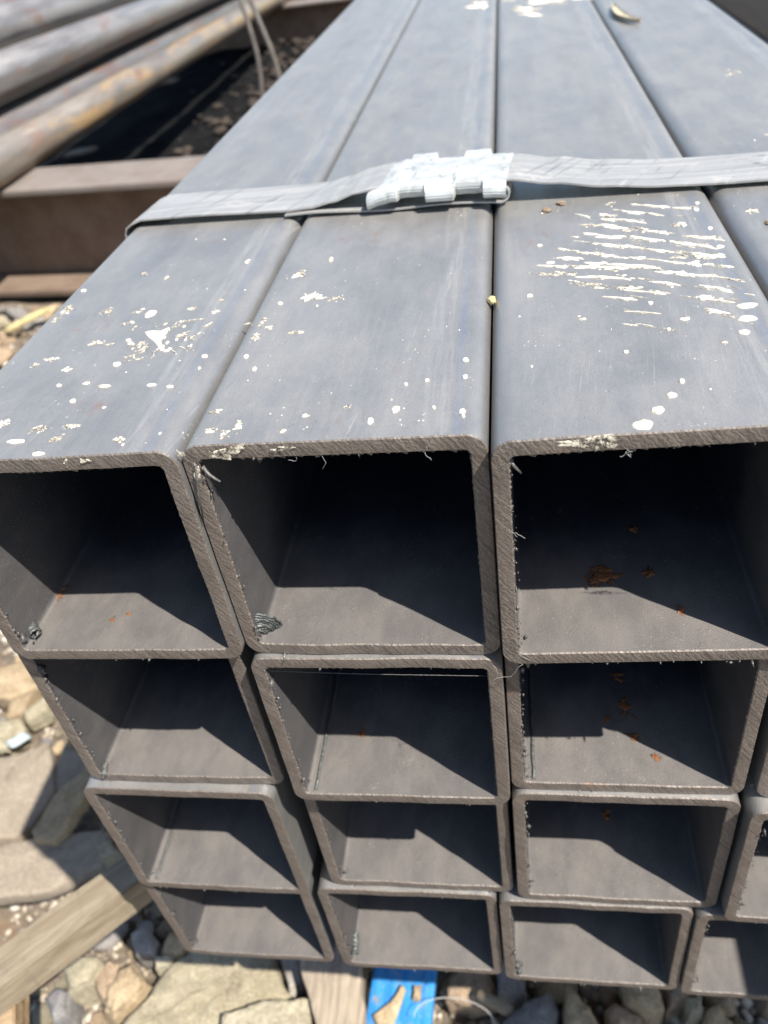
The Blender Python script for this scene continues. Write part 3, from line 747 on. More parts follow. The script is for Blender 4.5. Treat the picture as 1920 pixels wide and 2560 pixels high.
# curled weld ribbons
def weld_curl(key, x, y, z, size, turn, seed, roll=False):
    r = np.random.RandomState(seed)
    V = []; F = []; nu, nv = 40, 14
    for side in (0, 1):
        for i in range(nu + 1):
            for j in range(nv + 1):
                u = i / nu; v = j / nv
                if roll:
                    a = -0.6 + 5.2 * v; q = size * (0.30 + 0.05 * math.sin(u * 30) + 0.05 * r.rand()) * (1 - 0.25 * v)
                    p = Vector((q * math.cos(a), size * 2.1 * (u - 0.5), q * math.sin(a) + size * 0.3))
                else:
                    a = -0.35 + 2.3 * v
                    q = size * (0.35 + 0.75 * u) * (1 + 0.05 * math.sin(v * 40 + u * 3))
                    p = Vector((q * math.cos(a) * 0.85, -q * 0.28 * math.sin(a) + size * 0.25 * u, q * math.sin(a)))
                    p += Vector((0, -1, 0.2)) * (0.028 * size * math.sin(u * 44 + 2.2 * math.sin(v * 5)) + 0.02 * size * math.sin(u * 17 + v * 3))
                if side: p += Vector((0.004, 0.012, -0.004))
                V.append(p + Vector((r.normal(0, .0012), r.normal(0, .0012), r.normal(0, .0012))))
    w = nv + 1; K = (nu + 1) * w
    for i in range(nu):
        for j in range(nv):
            a = i*w + j
            F.append((a, a+1, a+w+1, a+w)); F.append((K+a, K+a+w, K+a+w+1, K+a+1))
    for i in range(nu):
        for j in (0, nv):
            a = i*w + j; F.append((a, a+w, K+a+w, K+a))
    for j in range(nv):
        for i in (0, nu):
            a = i*w + j; F.append((a, K+a, K+a+1, a+1))
    x0, y0, z0 = TUBES[key][:3]
    obj("weld_curl", mesh("weld_curl", V, F, M['weld']), TU[key], (x - x0, y - y0, z - z0), (0, 0, turn))
weld_curl('C1', -0.915, 0.03, -0.945, 0.105, 0.25, 1)
weld_curl('L1', -1.925, 0.075, -0.94, 0.07, 0.75, 2, True)
weld_curl('C4', -1.005, 0.135, -3.955, 0.062, 0.12, 3, True)
weld_curl('R4', 0.02, 0.05, -3.95, 0.035, 0.3, 4, True)
weld_curl('L2', -1.955, 0.05, -1.95, 0.035, 0.3, 5, True)

# slivers and swarf at the mouth of the bores
def sliver(key, pts, rad, name="sliver", mat='burr'):
    x0, y0, z0 = TUBES[key][:3]
    mb = MB(); mb.tube([(p[0]-x0, p[1]-y0, p[2]-z0) for p in pts], rad, 6)
    mb.build(name, M[mat], TU[key])
sliver('C1', [(-0.895, -0.01, -0.085), (-0.875, -0.02, -0.115), (-0.84, -0.03, -0.135)], [0.008, 0.007, 0.003])
sliver('R1', [(0.105, -0.05, -0.07), (0.118, -0.06, -0.10), (0.140, -0.065, -0.125)], [0.008, 0.006, 0.003])
sliver('C1', [(-0.905, -0.03, -0.06), (-0.93, -0.03, -0.18), (-0.945, -0.03, -0.30)], [0.003, 0.005, 0.002])

def swarf(key, c, n, size, seed, down=True):
    r = np.random.RandomState(seed)
    x0, y0, z0 = TUBES[key][:3]
    mb = MB()
    for k in range(n):
        p = Vector((c[0] - x0 + r.normal(0, size * 0.4), c[1] - y0, c[2] - z0 + r.normal(0, size * 0.15)))
        a = r.uniform(math.pi * 1.05, math.pi * 1.95); pts = [p]; L = size * (0.3 + r.rand())
        for i in range(6):
            a += r.uniform(-0.9, 0.9)
            p = p + Vector((math.cos(a) * L / 6, r.uniform(-0.3, 0.15) * L / 6, math.sin(a) * L / 6)); pts.append(p)
        mb.tube(pts, 0.0010, 4)
    mb.build("swarf_tuft", M['fibre'], TU[key])["kind"] = "stuff"
swarf('R1', (0.93, -0.075, -0.06), 20, 0.055, 1)
swarf('R1', (0.45, -0.075, -0.055), 6, 0.035, 2)
swarf('C1', (-0.60, -0.03, -0.055), 1, 0.05, 3)
swarf('C1', (-0.16, -0.03, -0.055), 2, 0.03, 4)
swarf('R1', (0.10, -0.075, -0.99), 3, 0.13, 5)
swarf('R1', (0.10, -0.07, -0.35), 3, 0.04, 6)

def thread(key, pts):
    x0, y0, z0 = TUBES[key][:3]
    mb = MB(); mb.tube([(p[0]-x0, p[1]-y0, p[2]-z0) for p in pts], 0.0007, 4)
    mb.build("cobweb_thread", M['fibre'], TU[key])
thread('C2', [(-0.90, -0.02, -1.10), (-0.5, -0.015, -1.125), (0.0, -0.02, -1.13)])
thread('R2', [(0.10, 0.05, -1.14), (0.30, 0.05, -1.09), (0.55, 0.05, -1.075), (1.0, 0.05, -1.07)])
thread('C1', [(-0.48, -0.03, -0.05), (-0.47, -0.035, -0.075), (-0.485, -0.04, -0.095)])

# ------------------------------------------------------------------ strap with seal
def ribbon(mb, path, half, th):
    """path: (point, across vector) -> flat band of real thickness"""
    V = []
    n = len(path)
    for i, (p, ac) in enumerate(path):
        p = Vector(p); ac = Vector(ac).normalized()
        d = (Vector(path[min(i+1, n-1)][0]) - Vector(path[max(i-1, 0)][0])).normalized()
        nn = d.cross(ac).normalized()
        for a, b in ((-1, 0), (1, 0), (1, 1), (-1, 1)):
            V.append(p + ac * half * a + nn * th * b)
    F = []
    for i in range(n - 1):
        for k in range(4):
            a = i*4 + k; b = i*4 + (k+1) % 4
            F.append((a, b, b+4, a+4))
    F.append((3, 2, 1, 0)); k = (n-1)*4; F.append((k, k+1, k+2, k+3))
    mb.add(V, F)

ST = empty("steel_strap", (0, 2.2, 0), "worn grey steel strap drawn across the four top tubes of the bundle", "strap")
SLOPE = -0.089
def sy(x): return 2.235 + SLOPE * (x + 0.0) - 2.2
ACR = Vector((0.089, 1.0, 0.0))
ztab = [(-1.965, 0.014), (-1.85, 0.035), (-1.5, 0.038), (-1.2, 0.034), (-1.0, 0.032), (-0.88, 0.040), (-0.76, 0.062), (-0.62, 0.098), (-0.52, 0.112), (-0.3, 0.114), (0.0, 0.112), (0.14, 0.108), (0.35, 0.078), (0.6, 0.046), (0.85, 0.028), (1.1, 0.022), (1.6, 0.024), (1.95, 0.024), (2.04, 0.014)]
def zs(x):
    for (a, za), (b, zb) in zip(ztab, ztab[1:]):
        if a <= x <= b:
            t = (x - a) / (b - a); t = t*t*(3-2*t)
            return za + (zb - za) * t
    return 0.014
path = []
for z in (-4.06, -3.6, -3.0, -2.4, -1.9, -1.4, -0.9, -0.4, -0.12, -0.07):
    xx = -1.975 - 0.165 * min(1, max(0, (-z - 0.05) / 2.2))
    path.append(((xx, sy(-2), z), ACR))
path += [((-1.972, sy(-2), -0.035), ACR), ((-1.955, sy(-1.95), -0.004), ACR), ((-1.92, sy(-1.9), 0.016), ACR)]
x = -1.86
while x < 2.02:
    tw = 0.008 * math.sin(x * 5.0) if x < -0.6 else 0.0
    path.append(((x, sy(x), zs(x)), Vector((0.089, 1.0, tw))))
    x += 0.045
path += [((2.06, sy(2.06), -0.02), ACR), ((2.078, sy(2.08), -0.07), ACR)]
for z in (-0.4, -1.0, -2.0, -2.9): path.append(((2.10 + 0.02 * (-z) * 0.3, sy(2.1), z), ACR))
path = path[::-1]
mb = MB(); ribbon(mb, path[::-1], 0.205, 0.009)
mb.build("strap_band", M['strap'], ST, smooth=False)
# the doubled-back tail under the seal
mb = MB(); tail = []
for i in range(30):
    x = -1.02 + 1.13 * i / 29
    tail.append(((x, sy(x) - 0.03, 0.016 + 0.006 * math.sin(i * 0.35)), ACR))
for k in range(1, 8):
    a = -math.pi / 2 + math.pi * k / 8
    tail.append(((0.11 + 0.038 * math.cos(a), sy(0.11) - 0.03, 0.054 + 0.038 * math.sin(a)), ACR))
for i in range(6): 
    x = 0.10 - 0.09 * i
    tail.append(((x, sy(x) - 0.02, 0.093), ACR))
ribbon(mb, tail, 0.20, 0.008)
mb.build("strap_tail", M['strap'], ST, smooth=False)
# seal: folded plate with two pairs of crimp notches bent up and down
def make_seal():
    V = []; F = []
    xs = np.linspace(-0.56, 0.135, 141)
    vs = [-0.235, -0.250, -0.256, -0.250, -0.235] + list(np.linspace(-0.205, 0.205, 22)) + [0.235, 0.250, 0.256, 0.250, 0.235]
    hs = [-0.030, -0.018, -0.002, 0.016, 0.028] + [0.034] * 22 + [0.028, 0.016, -0.002, -0.018, -0.030]
    def st(x):   # +1 tab bent up, -1 tab bent down; the four crimps alternate
        v = 0.0
        for a, b, q in ((-0.40, -0.262, 1.0), (-0.262, -0.118, -1.0), (-0.118, 0.022, 1.0), (0.022, 0.2, -0.7)):
            w = 0.006
            f = min(1, max(0, (x - a) / w + 0.5)) * min(1, max(0, (b - x) / w + 0.5))
            v += q * f
        return v
    n = len(vs)
    for sft in (0.0, -0.010):
        for x in xs:
            k = st(x)
            for v, h in zip(vs, hs):
                e = min(1.0, max(0.0, (abs(v) - 0.12) / 0.13)) ** 1.4
                if v < 0:
                    hh = h + (0.010 * k if k > 0 else 0.012 * k) * e
                    vv = v * (1 - (0.13 if k > 0 else 0.05) * k * e)
                else:
                    hh = h + (0.022 if k > 0 else 0.006) * k * e
                    vv = v * (1 + (0.07 if k > 0 else 0.03) * k * e)
                if x < -0.44: hh -= 0.22 * (-0.44 - x)
                V.append((x + 0.089 * vv, sy(x) - 0.02 + vv, zs(max(x, -0.62)) + hh - 0.012 + sft + 0.003 * noise.noise(Vector((x * 22, v * 22, 1)))))
    N = len(xs) * n
    for i in range(len(xs) - 1):
        for j in range(n - 1):
            a = i*n + j
            F.append((a, a+n, a+n+1, a+1)); F.append((N+a, N+a+1, N+a+n+1, N+a+n))
    for j in range(n - 1):
        for i in (0, len(xs) - 1):
            a = i*n + j; F.append((a, N+a, N+a+1, a+1))
    me = mesh("strap_seal", V, F, M['seal'], False)
    return obj("strap_seal", me, ST)
make_seal()

# ------------------------------------------------------------------ small things lying on the tubes
def flake(name, x, y, z, s, mat, label, cat, seed, flat=0.4, rot=0.0):
    r = np.random.RandomState(seed)
    bm = bmesh.new(); bmesh.ops.create_icosphere(bm, subdivisions=2, radius=s * U)
    for v in bm.verts:
        v.co *= 0.75 + 0.5 * r.rand(); v.co.z *= flat
    me = bpy.data.meshes.new(name); bm.to_mesh(me); bm.free(); me.materials.append(mat)
    o = obj(name, me, None, (x, y, z + s * flat * 0.7), (0, 0, rot))
    return tag(o, label, cat)
flake("rust_flake", 0.37, 1.93, 0.0, 0.022, M['stone_brown'], "brown flake lying against the strap's shadow, nearer the strap of the two", "flake", 1)
flake("rust_flake", 0.299, 1.85, 0.0, 0.024, M['stone_brown'], "brown flake left of its twin, a little farther from the strap", "flake", 2)
flake("rust_flake", 1.20, 1.46, 0.0, 0.022, M['stone_brown'], "brown flake alone on the tube at the right edge", "flake", 5)
flake("seed_husk", 0.047, 0.955, -0.03, 0.019, M['seed'], "shiny yellow seed husk wedged in the seam between two top tubes", "seed", 3, 0.9)
# dry leaf
V = []; F = []
lp = [(1.182, 7.433), (1.172, 7.2), (1.170, 7.0), (1.180, 6.78), (1.205, 6.62), (1.24, 6.48), (1.275, 6.40), (1.305, 6.36)]
wd = [0.012, 0.03, 0.042, 0.045, 0.036, 0.028, 0.020, 0.008]
for side in (0.0, -0.006):
    for (x, y), w in zip(lp, wd):
        V += [(x - w, y - w * 0.5, 0.05 + side), (x, y, 0.016 + side), (x + w, y + w * 0.5, 0.045 + side)]
K = len(lp) * 3
for i in range(len(lp) - 1):
    for j in range(2):
        a = i*3 + j
        F.append((a, a+1, a+4, a+3)); F.append((K+a, K+a+3, K+a+4, K+a+1))
    for j in (0, 2):
        a = i*3 + j; F.append((a, a+3, K+a+3, K+a))
tag(obj("dry_leaf", mesh("dry_leaf", [(v[0]-1.2, v[1]-6.9, v[2]) for v in V], F, M['leaf']), None, (1.2, 6.9, 0.0)), "curled pale dry leaf lying on the right-hand top tube", "leaf")

# ------------------------------------------------------------------ round pipes on the left
def make_pipe(x, z, rad, label, length=66.0, y0=4.0, seed=0, mat='pipe'):
    mb = MB(); n = 40
    V = []; F = []
    for (rr, yy) in ((rad, 0.0), (rad, length), (rad * 0.88, length), (rad * 0.88, 0.0)):
        for k in range(n):
            t = 2 * math.pi * k / n
            V.append((rr * math.cos(t), yy, rr * math.sin(t)))
    for j in range(4):
        for k in range(n):
            a = j*n + k; b = j*n + (k+1) % n; c = ((j+1) % 4)*n + (k+1) % n; d = ((j+1) % 4)*n + k
            F.append((a, d, c, b))
    xx = x - 0.0351 * (y0 - 19.5); zz = z - 0.0237 * (y0 - 19.5)
    me = mesh("round_pipe", V, F, M[mat])
    me.polygons.foreach_set("use_smooth", [True] * len(me.polygons))
    o = obj("round_pipe", me, None, (xx, y0, zz), (0, 0, 0))
    d = Vector((-0.0351, 1.0, -0.0237)).normalized()
    o.rotation_euler = d.to_track_quat('Y', 'Z').to_euler()
    o.rotation_euler.rotate_axis('Y', seed * 1.3)
    tag(o, label, "steel pipe", "round pipes heaped beside the bundle")
    return o
HID = "rusty pipe in the bottom layer of the heap, hidden behind the ochre pipe"
make_pipe(-13.56, -3.48, 0.519, "nearest round pipe with ochre rust patches, lying lowest on the beam end", seed=0, mat='pipe_ochre')
make_pipe(-14.98, -3.30, 0.519, "dark brown round pipe half hidden between the ochre pipe and the silvery one", seed=2, mat='pipe_dark')
make_pipe(-14.90, -1.90, 0.60, "silvery round pipe above the dark one, second highest of the heap", seed=3)
make_pipe(-16.70, -0.94, 0.60, "topmost pale round pipe at the very upper left corner", seed=4)
make_pipe(-16.15, -2.55, 0.52, "round pipe buried under the silvery pipe and the topmost one", seed=5)
make_pipe(-18.3, -0.9, 0.6, "round pipe farthest to the upper left, beyond the topmost pale one", seed=7)
make_pipe(-16.2, -3.56, 0.519, "bottom-layer pipe just left of the dark brown one, hidden under the heap", seed=8)
make_pipe(-17.3, -3.56, 0.519, "bottom-layer pipe farthest left, hidden under the heap", seed=9)

# ------------------------------------------------------------------ supporting beams
def beam(x, y, z, length, yaw, label):
    root = empty("support_beam", (x, y, z), label, "steel beam", None, (0, 0, yaw))
    def part(nm, a, b, mat):
        mb = MB(); mb.box(a, b)
        o = mb.build(nm, mat, root); bevel_mesh(o.data, 0.02, 2); return o
    part("top_flange", (-length, -1.05, -0.16), (length, 1.05, 0.0), M['beam_top'])
    part("web", (-length + .003, -0.06, -2.62), (length - .003, 0.06, -0.163), M['beam'])
    part("bottom_flange", (-length, -1.45, -2.80), (length, 1.45, -2.623), M['beam_low'])
    return root
beam(-10.0, 19.45, -4.012, 14.5, -0.135, "rusty steel I-beam with pale dusty top flange, carrying the bundle and the pipes")
beam(-12.0, 62.0, -5.02, 16.0, -0.1, "far rusty steel I-beam beyond the dark ground, seen beside the wire loop")

# wire loops by the pipes
mb = MB()
def wirepts(l, y): return [(a - l[0][0], (y + 0.25 * i) - y, b - l[0][1]) for i, (a, b) in enumerate(l)]
w1 = [(-6.10, -0.30), (-6.05, -0.75), (-5.99, -1.13), (-5.93, -1.73), (-5.96, -2.26), (-6.05, -2.9), (-6.15, -3.8), (-6.25, -5.2), (-6.3, -7.3)]
w2 = [(-5.86, -0.30), (-5.80, -0.75), (-5.70, -1.16), (-5.57, -1.69), (-5.50, -2.18), (-5.50, -2.77), (-5.55, -3.8), (-5.7, -5.2), (-5.9, -7.3)]
tops = [(-6.14, 20.0, -0.30), (-6.22, 20.1, 0.4), (-6.2, 20.4, 1.3), (-5.8, 20.8, 2.0), (-4.6, 21.4, 2.1), (-3.2, 22, 1.3), (-2.2, 22.6, 0.3), (-1.5, 22.9, 0.06)]
mb.tube([(a, 20 + 0.02 * i, b) for i, (a, b) in enumerate(w1)][::-1] + tops[1:], 0.055, 8)
tops2 = [(-5.92, 20.1, 0.30), (-5.9, 20.3, 1.1), (-5.5, 20.7, 1.7), (-4.5, 21.3, 1.8), (-3.1, 21.9, 1.1), (-2.1, 22.4, 0.25), (-1.4, 22.6, 0.06)]
mb.tube([(a, 20 + 0.02 * i, b) for i, (a, b) in enumerate(w2)][::-1] + tops2, 0.06, 8)
mb.V = [(v[0] + 6, v[1] - 20, v[2] + 7.0) for v in mb.V]
tag(mb.build("wire_loop", M['wire'], None, (-6, 20, -7.0)), "two strands of dull looped wire hanging in front of the pipes", "wire")

# ------------------------------------------------------------------ rubble
def facet_rock(seed, sub=3, planes=11, flat=0.7):
    r = np.random.RandomState(seed)
    bm = bmesh.new(); bmesh.ops.create_icosphere(bm, subdivisions=sub, radius=1.0)
    P = []
    for k in range(planes):
        d = r.normal(size=3); d /= np.linalg.norm(d); P.append((Vector(d), 0.52 + 0.36 * r.rand()))
    for v in bm.verts:
        c = v.co.copy()
        for d, h in P:
            q = c.dot(d)
            if q > h: c -= d * (q - h) * 0.96
        c += c.normalized() * (0.05 * noise.noise(c * 2.5 + Vector((seed, 0, 0))) + 0.02 * noise.noise(c * 7 + Vector((0, seed, 0))))
        c.z *= flat
        v.co = c * U
    me = bpy.data.meshes.new("rubble_stone"); bm.to_mesh(me); bm.free()
    me.polygons.foreach_set("use_smooth", [True] * len(me.polygons))
    return me

def slab(name, pts, ztop, thick, mat, label, cat, seed, group=None, dome=0.03, rgh=0.012, edge=0.05, sub=56, taper=0.06):
    """a stone or board with the traced outline as its top"""
    cx = sum(p[0] for p in pts) / len(pts); cy = sum(p[1] for p in pts) / len(pts)
    Q = [Vector((p[0] - cx, p[1] - cy)) for p in pts]
    per = [(Q[(i+1) % len(Q)] - Q[i]).length for i in range(len(Q))]; tot = sum(per)
    B = []
    for k in range(sub):
        d = tot * k / sub
        for i, L in enumerate(per):
            if d <= L: B.append(Q[i].lerp(Q[(i+1) % len(Q)], d / max(L, 1e-6))); break
            d -= L
    rm = sum(b.length for b in B) / sub
    V = [(0, 0, dome)]; F = []
    rings = [(0.25, dome), (0.5, dome * 0.9), (0.72, dome * 0.6), (0.88, dome * 0.25)]
    e = min(edge, 0.35 * rm)
    lay = []
    for f, h in rings: lay.append([(b * f, h) for b in B])
    for q, h in ((1 - e / rm * 0.55, -0.02 * e), (1 - e / rm * 0.14, -0.28 * e), (1.0, -0.9 * e), (1.0 + taper * 0.4, -thick * 0.45), (1.0 + taper * 0.2, -thick * 0.8), (0.9, -thick)):
        lay.append([(b * q, h) for b in B])
    for ly in lay:
        for b, h in ly:
            p = Vector((b.x, b.y, h))
            s = Vector((p.x * 5 + seed, p.y * 5, p.z * 5))
            p += Vector((noise.noise(s), noise.noise(s + Vector((9, 0, 0))), noise.noise(s + Vector((0, 9, 0))))) * rgh
            s = s * 3.1
            p += Vector((noise.noise(s), noise.noise(s + Vector((9, 0, 0))), noise.noise(s + Vector((0, 9, 0))))) * rgh * 0.5
            V.append(p)
    for k in range(sub): F.append((0, 1 + k, 1 + (k+1) % sub))
    for j in range(len(lay) - 1):
        for k in range(sub):
            a = 1 + j*sub + k; b = 1 + j*sub + (k+1) % sub
            F.append((a, a+sub, b+sub, b))
    F.append(tuple(1 + (len(lay)-1)*sub + k for k in range(sub)))
    ar = sum(Q[i].x * Q[(i+1) % len(Q)].y - Q[(i+1) % len(Q)].x * Q[i].y for i in range(len(Q)))
    if ar < 0: F = [f[::-1] for f in F]
    o = obj(name, mesh(name, V, F, mat), None, (cx, cy, ztop))
    return tag(o, label, cat, group)

slab("limestone_block", [(-4.0, 0.30), (-3.51, 1.18), (-3.41, 1.22), (-3.3, 1.38), (-2.9, 1.6), (-2.55, 1.34), (-2.3, 0.98), (-2.23, 0.9), (-2.36, 0.85), (-2.7, 0.74), (-2.8, 0.40)], -7.0, 0.55, M['stone_pale'], "big pale rough limestone block under the left front corner of the bundle", "stone", 1, dome=0.03, rgh=0.05, edge=0.10)
slab("sandstone_block", [(-2.78, 0.66), (-2.64, 0.73), (-2.0, 0.82), (-1.95, 0.78), (-1.90, 0.40), (-2.77, 0.34)], -6.78, 0.7, M['stone_cream'], "cream straight-edged sandstone block in front of the pale limestone", "stone", 2, dome=0.01, rgh=0.045, edge=0.05)
slab("stone_chip", [(-3.73, 1.18), (-3.53, 1.22), (-3.57, 1.13), (-3.68, 1.06)], -6.98, 0.3, M['stone_cream'], "small white angular chip beside the limestone's upper left edge", "stone", 3, dome=0.0, rgh=0.01)
slab("rubble_stone", [(-2.5, 1.38), (-2.26, 1.40), (-2.13, 1.04), (-2.27, 0.95)], -7.1, 0.4, M['stone_grey'], "dark grey stone between the limestone and the wood offcut", "stone", 4)
slab("wood_offcut", [(-2.16, 1.6), (-1.62, 1.66), (-1.50, 0.95), (-1.44, 0.76), (-1.42, 0.40), (-1.80, 0.36), (-1.90, 0.66), (-2.0, 0.85), (-2.08, 0.98), (-2.14, 1.15)], -6.72, 0.6, M['wood3'], "weathered brown wood offcut with rounded corner, beside the blue board", "wood block", 5, dome=0.0, rgh=0.012, edge=0.05, taper=0.0)
slab("blue_board", [(-1.40, 1.75), (-0.80, 1.75), (-0.85, 0.50), (-1.46, 0.46)], -6.9, 0.14, M['blue'], "bright blue painted board with flaking paint, lying under the bundle", "board", 6, dome=0.0, rgh=0.004, edge=0.015, taper=0.0)
slab("ochre_chip", [(-1.37, 0.74), (-1.22, 0.88), (-1.13, 1.02), (-1.09, 0.98), (-1.13, 0.86), (-1.18, 0.66), (-1.3, 0.6)], -6.84, 0.06, M['stone_tan'], "long ochre chip lying on the blue board", "stone", 7, dome=0.01, edge=0.02)
slab("ochre_chip", [(-1.02, 1.02), (-0.95, 1.03), (-0.95, 0.90), (-1.02, 0.90)], -6.85, 0.05, M['stone_tan'], "square ochre chip lying on the blue board", "stone", 8, dome=0.01, edge=0.02)

TR = [
 ("A", [(-0.77, 1.22), (-0.62, 1.36), (-0.31, 1.38), (-0.27, 1.07), (-0.42, 1.0), (-0.74, 1.02)], -7.12, 'stone_brown', "squarish brown stone right of the blue board, behind the yellow dowel"),
 ("B", [(-0.26, 1.40), (0.0, 1.40), (0.0, 1.07), (-0.1, 0.98), (-0.23, 1.08)], -7.1, 'stone_grey', "grey rounded stone right of the yellow dowel"),
 ("C", [(-0.19, 0.82), (0.0, 0.99), (0.25, 1.10), (0.33, 0.95), (0.30, 0.70), (-0.13, 0.68)], -6.95, 'stone_grey', "large blue-grey pointed stone in the middle of the front gravel"),
 ("D", [(0.41, 1.16), (0.6, 0.98), (0.74, 0.72), (0.31, 0.70)], -6.95, 'stone_tan', "ochre triangular stone standing right of the blue-grey pointed one"),
 ("E", [(0.90, 1.30), (1.23, 1.32), (1.27, 1.05), (1.16, 0.97), (0.95, 1.06)], -7.05, 'stone_tan', "sandy five-sided stone right of the ochre triangle"),
 ("F", [(0.75, 1.04), (0.85, 1.10), (1.07, 0.98), (1.06, 0.84), (0.72, 0.82)], -7.15, 'stone_brown', "brown lump in front of the sandy five-sided stone"),
 ("G", [(1.31, 1.32), (1.57, 1.34), (1.48, 1.14), (1.32, 1.08)], -7.15, 'stone_brown', "flat brown stone under the right-hand bottom tube seam"),
 ("H", [(1.47, 1.14), (1.63, 1.17), (1.59, 1.0), (1.42, 0.92)], -7.05, 'stone_pale', "pale upright stone near the lower right corner"),
 ("I", [(1.63, 1.05), (1.76, 1.12), (1.88, 0.86), (1.57, 0.82)], -7.05, 'stone_tan', "tan stone closest to the lower right corner"),
 ("J", [(-4.68, 1.0), (-4.61, 1.13), (-4.29, 1.15), (-4.22, 1.05), (-4.33, 0.86), (-4.49, 0.78)], -6.95, 'stone_pale', "pale rounded stone below the lath, lightest of the pebbles there"),
 ("K", [(-4.80, 0.75), (-4.7, 0.85), (-4.52, 0.83), (-4.48, 0.64), (-4.59, 0.55)], -7.05, 'stone_grey', "grey egg-shaped stone near the lower left corner"),
 ("L", [(-4.08, 1.39), (-3.95, 1.50), (-3.76, 1.34), (-3.73, 1.2), (-3.94, 1.20)], -7.0, 'stone_grey', "grey five-sided stone behind the white chip"),
 ("M", [(-3.73, 1.26), (-3.64, 1.48), (-3.40, 1.33), (-3.44, 1.22), (-3.68, 1.18)], -7.05, 'stone_tan', "tan stone under the lower left corner of the bundle"),
 ("N", [(-4.33, 0.93), (-4.26, 1.17), (-4.10, 1.14), (-4.03, 0.98), (-4.12, 0.70)], -7.05, 'stone_brown', "pinkish brown stone right of the pale rounded one"),
 ("O", [(-4.10, 1.06), (-3.96, 1.13), (-3.72, 0.94), (-3.96, 0.61), (-4.11, 0.65)], -7.0, 'stone_tan', "broad tan stone left of the limestone block"),
]
for i, (k, p, z, mt, lab) in enumerate(TR):
    slab("rubble_stone", p, z, 0.45, M[mt], lab, "stone", 20 + i, None, 0.05, 0.03, 0.07)
LF = [
 ("slate_slab", [(-7.3, 3.55), (-6.55, 3.72), (-6.27, 3.9), (-6.02, 3.5), (-5.84, 3.17), (-5.93, 2.66), (-6.07, 2.52), (-6.7, 2.45), (-7.3, 2.6)], -7.2, 0.25, 'slate', "largest flat slate slab at the left edge, half in sun"),
 ("slate_slab", [(-6.04, 3.46), (-6.04, 3.92), (-5.75, 3.76), (-5.50, 3.66), (-5.80, 3.10)], -7.25, 0.2, 'slate', "shaded small slate slab behind the tan shard"),
 ("slate_slab", [(-6.6, 2.22), (-5.7, 2.44), (-4.85, 2.60), (-4.70, 2.16), (-4.95, 2.0), (-5.3, 1.80), (-6.02, 1.68), (-6.6, 1.75)], -7.05, 0.22, 'slate', "long flat grey slate slab just behind the lath"),
 ("stone_shard", [(-5.68, 2.44), (-5.62, 2.93), (-5.26, 3.48), (-5.14, 3.36), (-5.29, 2.44), (-5.34, 2.34), (-5.61, 2.35)], -6.9, 0.22, 'stone_tan', "long wedge-shaped tan shard lying across the slate slabs"),
 ("rubble_stone", [(-4.86, 2.33), (-4.8, 2.46), (-4.55, 2.30), (-4.68, 2.14)], -7.0, 0.3, 'stone_pale', "pale pebble at the right end of the long slate slab"),
 ("paint_flake", [(-6.82, 3.80), (-6.64, 4.0), (-6.55, 3.92), (-6.72, 3.76)], -7.12, 0.06, 'chip', "pale blue flake on the slabs at the left edge"),
 ("rubble_stone", [(-6.86, 4.31), (-6.62, 4.66), (-6.48, 4.40), (-6.74, 4.2)], -7.15, 0.3, 'stone_pale', "pale stone behind the blue flake"),
 ("rubble_stone", [(-7.75, 5.1), (-7.3, 5.28), (-6.86, 4.82), (-7.16, 4.55), (-7.45, 4.6)], -7.15, 0.3, 'stone_tan', "flat tan stone at the left edge, farthest of the sunlit slabs"),
 ("rubble_stone", [(-7.16, 4.52), (-6.84, 4.78), (-6.88, 4.36), (-7.05, 4.22)], -7.15, 0.3, 'stone_tan', "narrow tan stone between the farthest flat one and the pale one"),
 ("rubble_stone", [(-7.4, 4.2), (-6.86, 4.27), (-6.68, 4.04), (-6.91, 3.82), (-7.3, 3.8)], -7.2, 0.3, 'stone_pale', "beige flat stone left of the blue flake"),
 ("rubble_stone", [(-6.97, 3.80), (-6.86, 3.86), (-6.80, 3.76), (-6.9, 3.70)], -7.1, 0.15, 'stone_cream', "tiny bright cream pebble just below the blue flake"),
]
for i, (nm, p, z, th, mt, lab) in enumerate(LF):
    slab(nm, p, z, th, M[mt], lab, "stone" if nm != "paint_flake" else "flake", 50 + i, None, 0.02, 0.025, 0.04)

